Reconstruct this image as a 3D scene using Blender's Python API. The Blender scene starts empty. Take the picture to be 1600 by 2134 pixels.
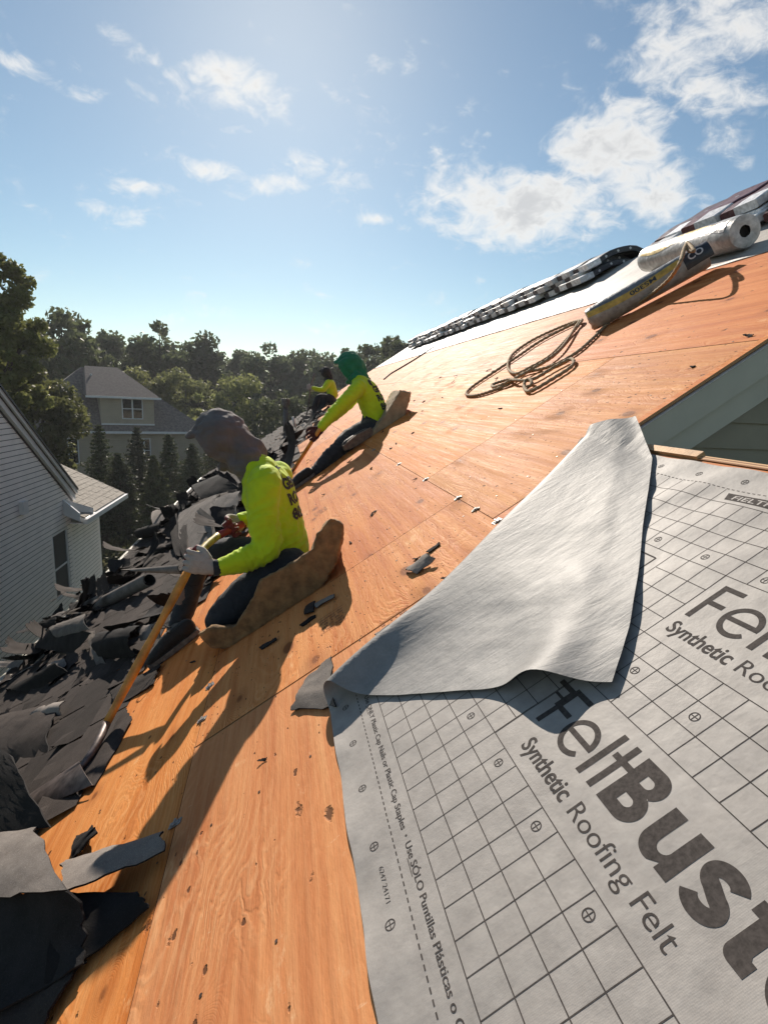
import bpy, bmesh, math, random
import numpy as np
from mathutils import Vector, Matrix, noise as mnoise
from mathutils.bvhtree import BVHTree
rad = math.radians
sc = bpy.context.scene
COL = sc.collection

# ------------------------------------------------------------------ camera, sky, sun, exposure
PITCH = rad(34.2)
CP, SP = math.cos(PITCH), math.sin(PITCH)
CAM = Vector((-0.2458, -1.1637, 0.7426))
RT = Vector((0.98284511, -0.17901269, 0.04438399))
DN = Vector((0.00711784, -0.20365558, -0.97901672))
FW = Vector((0.18429546, 0.96253772, -0.19888771))
FPX = 1141.6
cd = bpy.data.cameras.new('camera')
cam = bpy.data.objects.new('camera', cd)
COL.objects.link(cam)
cd.sensor_fit = 'HORIZONTAL'
cd.sensor_width = 36.0
cd.lens = 36.0 * FPX / 1600.0
cd.clip_start = 0.02
cd.clip_end = 3000.0
m3 = Matrix((RT, -DN, -FW)).transposed()
cam.matrix_world = Matrix.Translation(CAM) @ m3.to_4x4()
sc.camera = cam
sc.cycles.max_bounces = 6; sc.cycles.diffuse_bounces = 3; sc.cycles.glossy_bounces = 2; sc.cycles.transmission_bounces = 4; sc.cycles.transparent_max_bounces = 8

SUN = Vector((-0.00235, 0.85383, 0.52055)).normalized()
sd = bpy.data.lights.new('sun', 'SUN')
sd.energy = 4.7
sd.angle = rad(0.55)
sd.color = (1.0, 0.90, 0.78)
so = bpy.data.objects.new('sun', sd)
COL.objects.link(so)
so.rotation_euler = SUN.to_track_quat('Z', 'Y').to_euler()
so.location = (0, 20, 30)

sc.view_settings.view_transform = 'Standard'
sc.view_settings.look = 'None'
sc.view_settings.exposure = 0.64
sc.view_settings.gamma = 1.0
sc.view_settings.use_curve_mapping = False

def at(px, py, Y):
    """world point on the measured sight line of the photograph at world depth Y"""
    d = RT * ((px - 800) / FPX) + DN * ((py - 1067) / FPX) + FW
    return CAM + d * ((Y - CAM.y) / d.y)

def direction(px, py):
    return (RT * ((px - 800) / FPX) + DN * ((py - 1067) / FPX) + FW).normalized()

def r2w(u, v, n=0.0):
    """roof coordinates (upslope, along the eave, off the deck) to world"""
    return Vector((u * CP - n * SP, v, u * SP + n * CP))

def w2r(p):
    return Vector((p.x * CP + p.z * SP, p.y, -p.x * SP + p.z * CP))

# ---- world
w = bpy.data.worlds.new('World')
sc.world = w
w.use_nodes = True
nt = w.node_tree
nt.nodes.clear()
class NB:
    """small node-building helper"""
    def __init__(s, nt): s.nt = nt
    def n(s, t, **k):
        x = s.nt.nodes.new(t)
        for a, b in k.items(): setattr(x, a, b)
        return x
    def put(s, sock, val):
        if isinstance(val, bpy.types.NodeSocket): s.nt.links.new(val, sock)
        elif val is not None:
            try: sock.default_value = val
            except Exception: sock.default_value = tuple(val) + (1.0,)
    def math(s, op, a, b=None, c=None, clamp=False):
        x = s.n('ShaderNodeMath', operation=op, use_clamp=clamp)
        s.put(x.inputs[0], a); s.put(x.inputs[1], b); s.put(x.inputs[2], c)
        return x.outputs[0]
    def vec(s, op, a, b=None):
        x = s.n('ShaderNodeVectorMath', operation=op)
        s.put(x.inputs[0], a); s.put(x.inputs[1], b)
        return x.outputs[1] if op in ('LENGTH', 'DOT_PRODUCT', 'DISTANCE') else x.outputs[0]
    def comb(s, a, b, c=0.0):
        x = s.n('ShaderNodeCombineXYZ')
        s.put(x.inputs[0], a); s.put(x.inputs[1], b); s.put(x.inputs[2], c)
        return x.outputs[0]
    def sep(s, v):
        x = s.n('ShaderNodeSeparateXYZ'); s.put(x.inputs[0], v)
        return x.outputs
    def noise(s, vec, scale, detail=4, rough=0.55, dist=0.0, lac=2.0):
        x = s.n('ShaderNodeTexNoise')
        s.put(x.inputs['Vector'], vec); x.inputs['Scale'].default_value = scale
        x.inputs['Detail'].default_value = detail; x.inputs['Roughness'].default_value = rough
        x.inputs['Distortion'].default_value = dist; x.inputs['Lacunarity'].default_value = lac
        return x.outputs[0]
    def voro(s, vec, scale, feature='F1', rnd=1.0):
        x = s.n('ShaderNodeTexVoronoi', feature=feature)
        s.put(x.inputs['Vector'], vec); x.inputs['Scale'].default_value = scale
        x.inputs['Randomness'].default_value = rnd
        return x.outputs
    def rng(s, v, a, b, c=0.0, d=1.0, smooth=False):
        x = s.n('ShaderNodeMapRange', interpolation_type='SMOOTHSTEP' if smooth else 'LINEAR')
        s.put(x.inputs[0], v); s.put(x.inputs[1], a); s.put(x.inputs[2], b); s.put(x.inputs[3], c); s.put(x.inputs[4], d)
        return x.outputs[0]
    def mix(s, f, a, b, blend='MIX'):
        x = s.n('ShaderNodeMix', data_type='RGBA', blend_type=blend)
        s.put(x.inputs[0], f); s.put(x.inputs[6], a if isinstance(a, bpy.types.NodeSocket) else tuple(a) + (1,))
        s.put(x.inputs[7], b if isinstance(b, bpy.types.NodeSocket) else tuple(b) + (1,))
        return x.outputs[2]
    def ramp(s, f, stops):
        x = s.n('ShaderNodeValToRGB'); s.put(x.inputs[0], f)
        e = x.color_ramp.elements
        while len(e) < len(stops): e.new(0.5)
        for el, (p, c) in zip(e, stops):
            el.position = p; el.color = tuple(c) + (1,)
        return x.outputs[0]
    def mapping(s, vec, scale=(1, 1, 1), loc=(0, 0, 0), rot=(0, 0, 0)):
        x = s.n('ShaderNodeMapping'); s.put(x.inputs[0], vec)
        x.inputs['Scale'].default_value = scale; x.inputs['Location'].default_value = loc; x.inputs['Rotation'].default_value = rot
        return x.outputs[0]
    def bump(s, h, strength=0.3, dist=0.01, nrm=None):
        x = s.n('ShaderNodeBump'); s.put(x.inputs['Height'], h)
        x.inputs['Strength'].default_value = strength; x.inputs['Distance'].default_value = dist
        if nrm is not None: s.put(x.inputs['Normal'], nrm)
        return x.outputs[0]

w.cycles.sampling_method = 'MANUAL'; w.cycles.sample_map_resolution = 256
b = NB(nt)
sky = b.n('ShaderNodeTexSky', sky_type='NISHITA')
sky.sun_disc = False
sky.sun_elevation = math.asin(SUN.z)
sky.sun_rotation = math.atan2(SUN.x, SUN.y)
sky.altitude = 80.0
sky.air_density = 1.0
sky.dust_density = 0.20
sky.ozone_density = 2.2
dirv = b.n('ShaderNodeTexCoord').outputs['Generated']
sx, sy, sz = b.sep(dirv)
yy = b.math('MAXIMUM', sy, 0.02)
gx = b.math('DIVIDE', sx, yy); gz = b.math('DIVIDE', sz, yy)
G = b.comb(gx, gz, 0.0)
# broken fair-weather clouds: (pixel centre, half width, half height, tilt in degrees, weight)
CL = [((510, 172), 150, 56, 14, .58), ((330, 128), 130, 32, 20, .50), ((590, 240), 55, 45, 60, .45), ((160, 200), 65, 20, 8, .48),
      ((690, 195), 42, 36, 40, .42), ((500, 270), 50, 14, 0, .40), ((655, 345), 120, 36, 10, .58), ((430, 352), 95, 26, 8, .55),
      ((545, 385), 100, 32, -8, .52), ((250, 447), 95, 34, 0, .60), ((300, 390), 75, 14, 0, .42), ((785, 457), 50, 14, 0, .48),
      ((1130, 430), 340, 100, -8, 1.0), ((1270, 310), 190, 110, -20, .95), ((1330, 390), 180, 100, 0, 1.0), ((1480, 150), 230, 130, 30, .66), ((1560, 40), 260, 130, 10, .66),
      ((1340, 150), 110, 60, 0, .50), ((1045, 145), 46, 28, 20, .48), ((950, 240), 80, 34, -30, .46), ((915, 320), 36, 24, 0, .40),
      ((1550, 335), 46, 26, 0, .40), ((40, 140), 60, 22, 20, .36), ((870, 460), 60, 22, -20, .45), ((1240, 95), 50, 22, 0, .42), ((1020, 585), 40, 10, 0, .36),
      ((1540, 240), 120, 34, -10, .48)]
M = None
for (px, py), hw, hh, ang, wt in CL:
    d = direction(px, py)
    cx, cz = d.x / d.y, d.z / d.y
    q = b.mapping(b.vec('SUBTRACT', G, (cx, cz, 0)), rot=(0, 0, rad(ang)))
    q = b.vec('MULTIPLY', q, (FPX / hw, FPX / hh, 0))
    r = b.vec('LENGTH', q)
    k = b.rng(r, 1.25, 0.0, 0.0, wt, True)
    M = k if M is None else b.math('MAXIMUM', M, k)
# everywhere else the same broken cloud goes on, patchily
PL = b.vec('DIVIDE', dirv, b.comb(b.math('ADD', b.math('MAXIMUM', sz, 0.0), 0.25), b.math('ADD', b.math('MAXIMUM', sz, 0.0), 0.25), b.math('ADD', b.math('MAXIMUM', sz, 0.0), 0.25)))
back = b.rng(sy, 0.35, 0.05, 0.0, 0.5)
M = b.math('MAXIMUM', M, b.math('MULTIPLY', back, b.rng(b.noise(PL, 1.3, 3), 0.45, 0.75)))
nA = b.noise(b.mapping(dirv, scale=(1, 1, 1.5)), 9.0, 9, 0.62, 0.5)
nB = b.noise(b.mapping(dirv, scale=(1, 1, 1.7), loc=(3, 1, 2)), 26.0, 7, 0.62, 0.7)
nn = b.math('ADD', b.math('MULTIPLY', nA, 0.55), b.math('MULTIPLY', nB, 0.45))
den = b.math('ADD', b.math('MULTIPLY', b.math('SUBTRACT', nn, 0.5), 3.1), M)
cov = b.rng(den, 0.12, 0.86, 0.0, 1.0, True)
core = b.rng(den, 0.60, 1.25, 0.0, 1.0, True)
toward = b.vec('DOT_PRODUCT', dirv, tuple(SUN))
glow = b.rng(toward, 0.80, 1.0, 0.0, 1.0)
ccol = b.mix(core, (10.0, 9.75, 9.3), (7.0, 6.85, 6.7))
skyc = b.mix(1.0, sky.outputs[0], (1.02, 1.05, 0.95), 'MULTIPLY')
final = b.mix(b.math('MULTIPLY', cov, 0.84), skyc, ccol)
bg = b.n('ShaderNodeBackground')
bg.inputs[1].default_value = 0.064
nt.links.new(final, bg.inputs[0])
out = b.n('ShaderNodeOutputWorld')
nt.links.new(bg.outputs[0], out.inputs[0])

ORD = ['first', 'second', 'third', 'fourth', 'fifth', 'sixth', 'seventh', 'eighth', 'ninth', 'tenth', 'eleventh', 'twelfth', 'thirteenth', 'fourteenth', 'fifteenth', 'sixteenth', 'seventeenth', 'eighteenth', 'nineteenth', 'twentieth', 'twenty-first', 'twenty-second', 'twenty-third', 'twenty-fourth', 'twenty-fifth', 'twenty-sixth', 'twenty-seventh', 'twenty-eighth']
# ------------------------------------------------------------------ object helpers
def mesh_obj(name, verts, faces, mat=None, parent=None, smooth=False, mats=None, fmat=None):
    me = bpy.data.meshes.new(name)
    me.from_pydata([tuple(v) for v in verts], [], faces)
    me.update()
    o = bpy.data.objects.new(name, me)
    COL.objects.link(o)
    for m in (mats if mats else ([mat] if mat else [])): me.materials.append(m)
    if fmat is not None: me.polygons.foreach_set('material_index', fmat)
    if smooth: me.polygons.foreach_set('use_smooth', [True] * len(me.polygons))
    if parent is not None: o.parent = parent
    return o

def tag(o, label=None, cat=None, group=None, kind=None):
    if label: o['label'] = label
    if cat: o['category'] = cat
    if group: o['group'] = group
    if kind: o['kind'] = kind
    return o

def root(name, label, cat, loc, rot=(0, 0, 0), group=None):
    o = bpy.data.objects.new(name, None)
    COL.objects.link(o)
    o.empty_display_size = 0.1
    o.location = loc
    o.rotation_euler = rot
    return tag(o, label, cat, group)

ROOFROT = (0, -PITCH, 0)
def roof_root(name, label, cat, u=0, v=0, n=0, group=None):
    return root(name, label, cat, r2w(u, v, n), ROOFROT, group)

def copy_part(o, parent):
    c = o.copy(); COL.objects.link(c); c.parent = parent
    return c

class MB:
    """collects shapes, then links them as one mesh object"""
    def __init__(s): s.v = []; s.f = []; s.m = []
    def add(s, verts, faces, mi=0):
        k = len(s.v)
        s.v += [tuple(p) for p in verts]
        s.f += [tuple(i + k for i in f) for f in faces]
        s.m += [mi] * len(faces)
        return s
    def box(s, lo, hi, mi=0, M=None):
        x0, y0, z0 = lo; x1, y1, z1 = hi
        P = [(x0, y0, z0), (x1, y0, z0), (x1, y1, z0), (x0, y1, z0), (x0, y0, z1), (x1, y0, z1), (x1, y1, z1), (x0, y1, z1)]
        if M is not None: P = [M @ Vector(p) for p in P]
        return s.add(P, [(0, 3, 2, 1), (4, 5, 6, 7), (0, 1, 5, 4), (1, 2, 6, 5), (2, 3, 7, 6), (3, 0, 4, 7)], mi)
    def prism(s, poly, ext, mi=0):
        """closed polygon (list of Vectors) extruded by vector ext"""
        n = len(poly); P = [Vector(p) for p in poly]; Q = [p + ext for p in P]
        F = [tuple(range(n))[::-1], tuple(range(n, 2 * n))] + [(i, (i + 1) % n, n + (i + 1) % n, n + i) for i in range(n)]
        return s.add(P + Q, F, mi)
    def tube(s, pts, radii, seg=8, mi=0, cap=True, squash=None, ref=None):
        """tube along points; squash=(a,b) per point scales along ref side axis / across"""
        pts = [Vector(p) for p in pts]; n = len(pts)
        if not isinstance(radii, (list, tuple)): radii = [radii] * n
        V = []; prev = None
        for i, p in enumerate(pts):
            t = (pts[min(i + 1, n - 1)] - pts[max(i - 1, 0)])
            t = t.normalized() if t.length > 1e-9 else Vector((0, 0, 1))
            if ref is not None: x = Vector(ref) - t * t.dot(Vector(ref))
            elif prev is not None: x = prev - t * t.dot(prev)
            else:
                x = t.cross(Vector((0, 0, 1)))
                if x.length < 1e-3: x = t.cross(Vector((1, 0, 0)))
            x = x.normalized(); prev = x
            y = t.cross(x)
            ra = radii[i]
            a, bb = (ra, ra) if not isinstance(ra, (tuple, list)) else ra
            for k in range(seg):
                an = 2 * math.pi * k / seg
                V.append(p + x * (a * math.cos(an)) + y * (bb * math.sin(an)))
        F = []
        for i in range(n - 1):
            for k in range(seg):
                a = i * seg + k; c = i * seg + (k + 1) % seg
                F.append((a, c, c + seg, a + seg))
        if cap:
            F.append(tuple(range(seg))[::-1]); F.append(tuple(range((n - 1) * seg, n * seg)))
        return s.add(V, F, mi)
    def obj(s, name, mat=None, parent=None, smooth=False, mats=None):
        return mesh_obj(name, s.v, s.f, mat, parent, smooth, mats, s.m if mats else None)

def smooth_path(pts, n=8):
    """Catmull-Rom through the points"""
    P = [Vector(p) for p in pts]
    P = [P[0] * 2 - P[1]] + P + [P[-1] * 2 - P[-2]]
    R = []
    for i in range(1, len(P) - 2):
        for k in range(n):
            t = k / n
            a, b_, c, d = P[i - 1], P[i], P[i + 1], P[i + 2]
            R.append(0.5 * ((2 * b_) + (c - a) * t + (2 * a - 5 * b_ + 4 * c - d) * t * t + (3 * b_ - a - 3 * c + d) * t ** 3))
    R.append(P[-2])
    return R

def tri_mesh_fast(name, V, F, mat, parent=None, smooth=False):
    """big quad meshes straight from numpy arrays (F: n x 4)"""
    me = bpy.data.meshes.new(name)
    nv, nf, k = len(V), len(F), F.shape[1]
    me.vertices.add(nv); me.vertices.foreach_set('co', V.astype(np.float32).ravel())
    me.loops.add(nf * k); me.loops.foreach_set('vertex_index', F.astype(np.int32).ravel())
    me.polygons.add(nf); me.polygons.foreach_set('loop_start', np.arange(nf, dtype=np.int32) * k)
    me.polygons.foreach_set('loop_total', np.full(nf, k, dtype=np.int32))
    if smooth: me.polygons.foreach_set('use_smooth', np.ones(nf, dtype=bool))
    me.update(calc_edges=True)
    me.materials.append(mat)
    o = bpy.data.objects.new(name, me); COL.objects.link(o)
    if parent is not None: o.parent = parent
    return o

# ------------------------------------------------------------------ materials
def new_mat(name):
    m = bpy.data.materials.new(name); m.use_nodes = True
    nt = m.node_tree; bs = nt.nodes['Principled BSDF']
    return m, NB(nt), bs

def plain(name, col, rough=0.6, metal=0.0, var=0.12, scale=30.0, bump=0.0, bscale=200.0, coord='Object', spec=0.5):
    m, b, bs = new_mat(name)
    tc = b.n('ShaderNodeTexCoord').outputs[coord]
    n1 = b.noise(tc, scale, 5, 0.6)
    lo = [max(0, c * (1 - var * 1.6)) for c in col]; hi = [min(1, c * (1 + var * 1.2)) for c in col]
    b.put(bs.inputs['Base Color'], b.mix(b.rng(n1, 0.3, 0.7), lo, hi))
    bs.inputs['Roughness'].default_value = rough; bs.inputs['Metallic'].default_value = metal
    bs.inputs['Specular IOR Level'].default_value = spec
    if bump > 0: b.put(bs.inputs['Normal'], b.bump(b.noise(tc, bscale, 4, 0.6), bump, 0.004))
    return m
# ------------------------------------------------------------------ plywood
def plywood_mat():
    m, b, bs = new_mat('plywood')
    oi = b.n('ShaderNodeObjectInfo')
    rnd = oi.outputs['Random']
    tc = b.n('ShaderNodeTexCoord').outputs['Object']
    off = b.comb(b.math('MULTIPLY', rnd, 37.0), b.math('MULTIPLY', rnd, 91.0), b.math('MULTIPLY', rnd, 13.0))
    P = b.vec('ADD', tc, off)
    # knots: warp the grain round them
    kv = b.n('ShaderNodeTexVoronoi', feature='F1'); kv.voronoi_dimensions = '2D'
    b.put(kv.inputs['Vector'], b.mapping(P, scale=(4.2, 2.3, 1.0))); kv.inputs['Scale'].default_value = 1.0
    kd = kv.outputs['Distance']
    ksel = b.math('GREATER_THAN', b.sep(kv.outputs['Color'])[0], 0.36)
    knear = b.math('MULTIPLY', b.rng(kd, 0.30, 0.0, 0.0, 1.0, True), ksel)
    kcore = b.math('MULTIPLY', b.rng(b.math('ADD', kd, b.math('MULTIPLY', b.sep(kv.outputs['Color'])[1], 0.07)), 0.115, 0.075, 0.0, 1.0, True), ksel)
    # rotary-cut face: contour bands of a field stretched along the grain
    f1 = b.noise(b.mapping(P, scale=(3.2, 0.75, 1.0)), 1.0, 2, 0.5, 0.35)
    f2 = b.noise(b.mapping(P, scale=(9.0, 3.4, 1.0)), 1.0, 4, 0.6, 0.4)
    field = b.math('ADD', b.math('MULTIPLY', f1, 1.0), b.math('MULTIPLY', f2, 0.13))
    field = b.math('ADD', field, b.math('MULTIPLY', knear, 0.30))
    field = b.math('ADD', field, b.math('MULTIPLY', b.sep(P)[0], 1.1))
    band = b.math('FRACT', b.math('MULTIPLY', field, 38.0))
    late = b.math('MULTIPLY', b.rng(band, 0.35, 0.78, 0.0, 1.0, True), b.rng(band, 1.0, 0.82, 0.0, 1.0, True))
    wild = b.rng(b.noise(P, 1.7, 3), 0.46, 0.64, 0.12, 0.85)
    late = b.math('MULTIPLY', late, wild)
    fib = b.noise(b.mapping(P, scale=(230.0, 9.0, 1.0)), 1.0, 4, 0.75)
    fib2 = b.noise(b.mapping(P, scale=(70.0, 2.2, 1.0)), 1.0, 4, 0.65)
    streak = b.noise(b.mapping(P, scale=(24.0, 0.7, 1.0), loc=(1, 7, 0)), 1.0, 3, 0.6)
    blotch = b.noise(b.mapping(P, scale=(3.0, 1.4, 1.0), loc=(5, 2, 0)), 1.0, 4, 0.6)
    base = b.mix(b.rng(blotch, 0.3, 0.72), (0.52, 0.158, 0.040), (0.67, 0.245, 0.074))
    base = b.mix(b.rng(streak, 0.40, 0.72, 0.0, 0.55), base, (0.76, 0.35, 0.125))
    base = b.mix(b.rng(streak, 0.50, 0.28, 0.0, 0.45), base, (0.40, 0.118, 0.032))
    # late-wood contours, dark line with a pale raised crest beside it
    base = b.mix(b.math('MULTIPLY', late, 0.40), base, (0.36, 0.100, 0.026))
    crest = b.math('MULTIPLY', b.math('MULTIPLY', b.rng(band, 0.05, 0.25, 0.0, 1.0, True), b.rng(band, 0.50, 0.30, 0.0, 1.0, True)), wild)
    base = b.mix(b.math('MULTIPLY', crest, 0.30), base, (0.86, 0.54, 0.27))
    base = b.mix(b.rng(fib2, 0.45, 0.72, 0.0, 0.35), base, (0.76, 0.40, 0.17))
    base = b.mix(b.rng(fib, 0.54, 0.78, 0.0, 0.55), base, (0.33, 0.105, 0.030))
    # bleached scuffs and torn-up fibre
    raw = b.rng(b.noise(b.mapping(P, scale=(9.0, 3.2, 1.0), loc=(9, 4, 0)), 1.0, 7, 0.75), 0.60, 0.70, 0.0, 0.6, True)
    base = b.mix(raw, base, (0.82, 0.50, 0.25))
    scf = b.noise(b.mapping(P, scale=(16.0, 55.0, 1.0), rot=(0, 0, 0.55), loc=(3, 8, 0)), 1.0, 3, 0.6)
    base = b.mix(b.rng(scf, 0.72, 0.78, 0.0, 0.55), base, (0.84, 0.55, 0.32))
    # knots
    base = b.mix(b.math('MULTIPLY', b.rng(knear, 0.35, 1.0), 0.50), base, (0.34, 0.105, 0.032))
    base = b.mix(b.math('MULTIPLY', kcore, 0.85), base, (0.22, 0.072, 0.024))
    # flecks: small dark checks, holes, nail heads and felt residue
    def flecks(sx_, sy_, size, keep, nsc, ch, lc):
        fv = b.voro(b.mapping(P, scale=(sx_, sy_, 1.0), loc=lc, rot=(0, 0, 0.25)), 1.0)
        e = b.math('ADD', fv[0], b.math('MULTIPLY', b.noise(P, nsc, 3), 0.24))
        e = b.math('ADD', e, b.math('MULTIPLY', b.sep(fv[1])[(ch + 1) % 3], 0.13))
        return b.math('MULTIPLY', b.rng(e, size + 0.05, size, 0.0, 1.0), b.math('GREATER_THAN', b.sep(fv[1])[ch], keep))
    fleck = b.math('MAXIMUM', flecks(28.0, 13.0, 0.24, 0.35, 90.0, 0, (0, 0, 0)), flecks(8.3, 4.1, 0.19, 0.50, 60.0, 1, (2, 3, 0)))
    fleck = b.math('MAXIMUM', fleck, flecks(62.0, 30.0, 0.25, 0.45, 160.0, 2, (5, 1, 0)))
    base = b.mix(b.math('MULTIPLY', fleck, 0.82), base, (0.060, 0.024, 0.013))
    # per-sheet cast
    hs = b.n('ShaderNodeHueSaturation')
    b.put(hs.inputs['Hue'], b.rng(rnd, 0, 1, 0.494, 0.503)); b.put(hs.inputs['Saturation'], b.rng(b.math('FRACT', b.math('MULTIPLY', rnd, 7.3)), 0, 1, 0.92, 1.06))
    b.put(hs.inputs['Value'], b.rng(b.math('FRACT', b.math('MULTIPLY', rnd, 3.7)), 0, 1, 0.88, 1.05)); b.put(hs.inputs['Color'], base)
    b.put(bs.inputs['Base Color'], hs.outputs[0])
    bs.inputs['Specular IOR Level'].default_value = 0.10
    b.put(bs.inputs['Roughness'], b.rng(fib2, 0.3, 0.7, 0.60, 0.78))
    h = b.math('ADD', b.math('MULTIPLY', late, 0.35), b.math('MULTIPLY', fib2, 0.55))
    h = b.math('ADD', h, b.math('MULTIPLY', fib, 0.22))
    h = b.math('SUBTRACT', h, b.math('MULTIPLY', fleck, 1.0))
    h = b.math('ADD', h, b.math('MULTIPLY', blotch, 0.8))
    h = b.math('ADD', h, b.math('MULTIPLY', crest, 0.3))
    h = b.math('ADD', h, b.math('MULTIPLY', b.noise(b.mapping(P, scale=(40.0, 9.0, 1.0)), 1.0, 5, 0.7), 0.9))
    b.put(bs.inputs['Normal'], b.bump(h, 0.8, 0.0034))
    return m
M_PLY = plywood_mat()
def edge_mat():
    m, b, bs = new_mat('plywood_edge')
    tc = b.n('ShaderNodeTexCoord').outputs['Object']
    z = b.sep(tc)[2]
    k = b.math('FRACT', b.math('MULTIPLY', z, 210.0))
    b.put(bs.inputs['Base Color'], b.mix(b.rng(k, 0.45, 0.55), (0.62, 0.37, 0.18), (0.22, 0.085, 0.03)))
    bs.inputs['Roughness'].default_value = 0.8
    return m
M_PLYEDGE = edge_mat()
M_TRIM = plain('olive_trim_paint', (0.46, 0.435, 0.36), 0.45, var=0.05, scale=6, bump=0.08, bscale=60)
M_SIDE = plain('taupe_siding', (0.25, 0.215, 0.15), 0.5, var=0.06, scale=8, bump=0.1, bscale=40)
M_LUMBER = plain('raw_lumber', (0.62, 0.36, 0.17), 0.7, var=0.25, scale=18, bump=0.4, bscale=90)
M_DARKVOID = plain('roof_underlay_dark', (0.03, 0.026, 0.024), 0.9)
M_SIDEWHITE = plain('white_vinyl_siding', (0.80, 0.745, 0.715), 0.45, var=0.05, scale=3, bump=0.12, bscale=50)
M_GALV = plain('galvanised_steel', (0.30, 0.29, 0.28), 0.5, 0.3, var=0.25, scale=60)

house = root('house', 'house under re-roofing with a stripped plywood roof slope', 'house', (0, 0, 0))
RIDGE, EAVE, V0, V1 = 4.25, -3.05, -2.6, 15.6
RAKE_V, WING_U = 0.665, 1.10

def roof_box(mb, u0, u1, v0, v1, n0, n1, mi=0):
    P = [r2w(u, v, n) for n in (n0, n1) for u, v in ((u0, v0), (u1, v0), (u1, v1), (u0, v1))]
    return mb.add(P, [(0, 3, 2, 1), (4, 5, 6, 7), (0, 1, 5, 4), (1, 2, 6, 5), (2, 3, 7, 6), (3, 0, 4, 7)], mi)

# the deck: rafters and boards under the sheathing, so that open joints show dark wood
mb = MB()
roof_box(mb, EAVE, WING_U - 0.03, V0, RAKE_V + 0.02, -0.20, -0.016)
roof_box(mb, EAVE, RIDGE - 0.02, RAKE_V + 0.03, V1, -0.20, -0.016)
roof = mb.obj('roof', M_DARKVOID, house)

# plywood sheets, 1.22 m courses, 3 mm gaps, each a sheet of its own
def sheet(u0, u1, v0, v1, lift=0.0, name='plywood_sheet'):
    g = 0.0018
    mb = MB()
    a, c = u1 - u0 - 2 * g, v1 - v0 - 2 * g
    mb.box((0, 0, -0.0125), (a, c, 0.0), 0)
    s = mb.obj(name, None, roof, mats=[M_PLY, M_PLYEDGE])
    for p in s.data.polygons: p.material_index = 0 if abs(p.normal.z) > 0.5 else 1
    s.location = r2w(u0 + g, v0 + g, lift); s.rotation_euler = ROOFROT
    return s
courses = [(-3.05, -1.83, [-2.6, -0.4, 2.04, 4.48, 6.92, 9.36, 11.8, 14.24, 15.6]),
           (-1.83, -0.61, [-2.6, -1.0, 1.44, 3.88, 6.32, 8.76, 11.2, 13.64, 15.6]),
           (-0.61, 0.61, [-2.01, 0.43, 1.065, 3.505, 5.945, 8.385, 10.825, 13.265, 15.6]),
           (0.61, 1.10, [-2.6, -0.2, RAKE_V]),
           (0.61, 1.83, [RAKE_V, 1.62, 4.06, 6.5, 8.94, 11.38, 13.82, 15.6]),
           (1.83, 3.05, [RAKE_V, 2.72, 5.16, 7.6, 10.04, 12.48, 15.6]),
           (3.05, 4.25, [RAKE_V, 1.7, 4.14, 6.58, 9.02, 11.46, 15.6])]
rs = random.Random(4)
for u0, u1, vs in courses:
    for a, c in zip(vs[:-1], vs[1:]):
        # the sheet that meets the open joint stands a hair apart
        sheet(u0, u1, a + (0.006 if abs(a - 0.43) < 1e-6 else 0.0), c, rs.uniform(-0.0012, 0.0012))
# second-layer offcut along the rake: a doubled edge strip
sheet(WING_U + 0.10, 3.05, RAKE_V - 0.012, RAKE_V + 0.028, 0.0035, 'edge_strip')

# H-clips in the long joints
def clip_mesh():
    mb = MB()
    mb.box((-0.018, -0.011, 0.0005), (0.018, 0.011, 0.0022))
    mb.box((-0.010, -0.006, 0.0022), (0.012, 0.006, 0.0050))
    mb.box((-0.003, -0.012, 0.0050), (0.003, 0.012, 0.0072))
    return mb
pc = None
for u, vs in ((0.61, (0.62, 0.835, 1.07, 1.62, 2.3, 3.3, 5.2)), (-0.61, (0.12, 0.585, 0.81, -0.95, 2.6, 3.4)), (1.83, (3.4, 5.0))):
    for v in vs:
        if pc is None: c = pc = clip_mesh().obj('panel_clip', M_GALV, roof)
        else: c = copy_part(pc, roof)
        c.location = r2w(u + rs.uniform(-.004, .004), v, 0.001); c.rotation_euler = (0, -PITCH, rs.uniform(-.4, .4))

# the other slopes (behind the ridges) and the walls below
mb = MB()
def wq(*P): mb.add(P, [tuple(range(len(P)))])
rx, rz = RIDGE * CP, RIDGE * SP
wx, wz = WING_U * CP, WING_U * SP
for x0, z0, y0, y1, run in ((rx, rz, RAKE_V, V1, 6.3), (wx, wz, V0, RAKE_V - 0.01, 3.5)):
    a = Vector((x0, y0, z0 - 0.012)); d = Vector((run * CP, 0, -run * SP))
    mb.prism([a, a + Vector((0, 0, -0.2)), a + d + Vector((0, 0, -0.2)), a + d], Vector((0, y1 - y0, 0)))
mb.obj('rear_slope', M_DARKVOID, house)
ex = EAVE * CP
GROUND = -7.8
wallm = MB()
wallm.box((ex + 0.35, V0 + 0.3, GROUND), (ex + 0.45, V1 - 0.3, EAVE * SP - 0.25))
wallm.box((rx + 5.0, RAKE_V, GROUND), (rx + 5.1, V1 - 0.3, EAVE * SP - 0.25))
wallm.box((ex + 0.45, V1 - 0.45, GROUND), (rx + 5.0, V1 - 0.35, EAVE * SP - 0.25))
wallm.obj('wall', M_SIDE, house)
gut = MB(); gut.tube([Vector((ex - 0.05, V0, EAVE * SP - 0.06)), Vector((ex - 0.05, V1, EAVE * SP - 0.06))], 0.06, 10)
gut.obj('gutter', M_TRIM, house)

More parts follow.
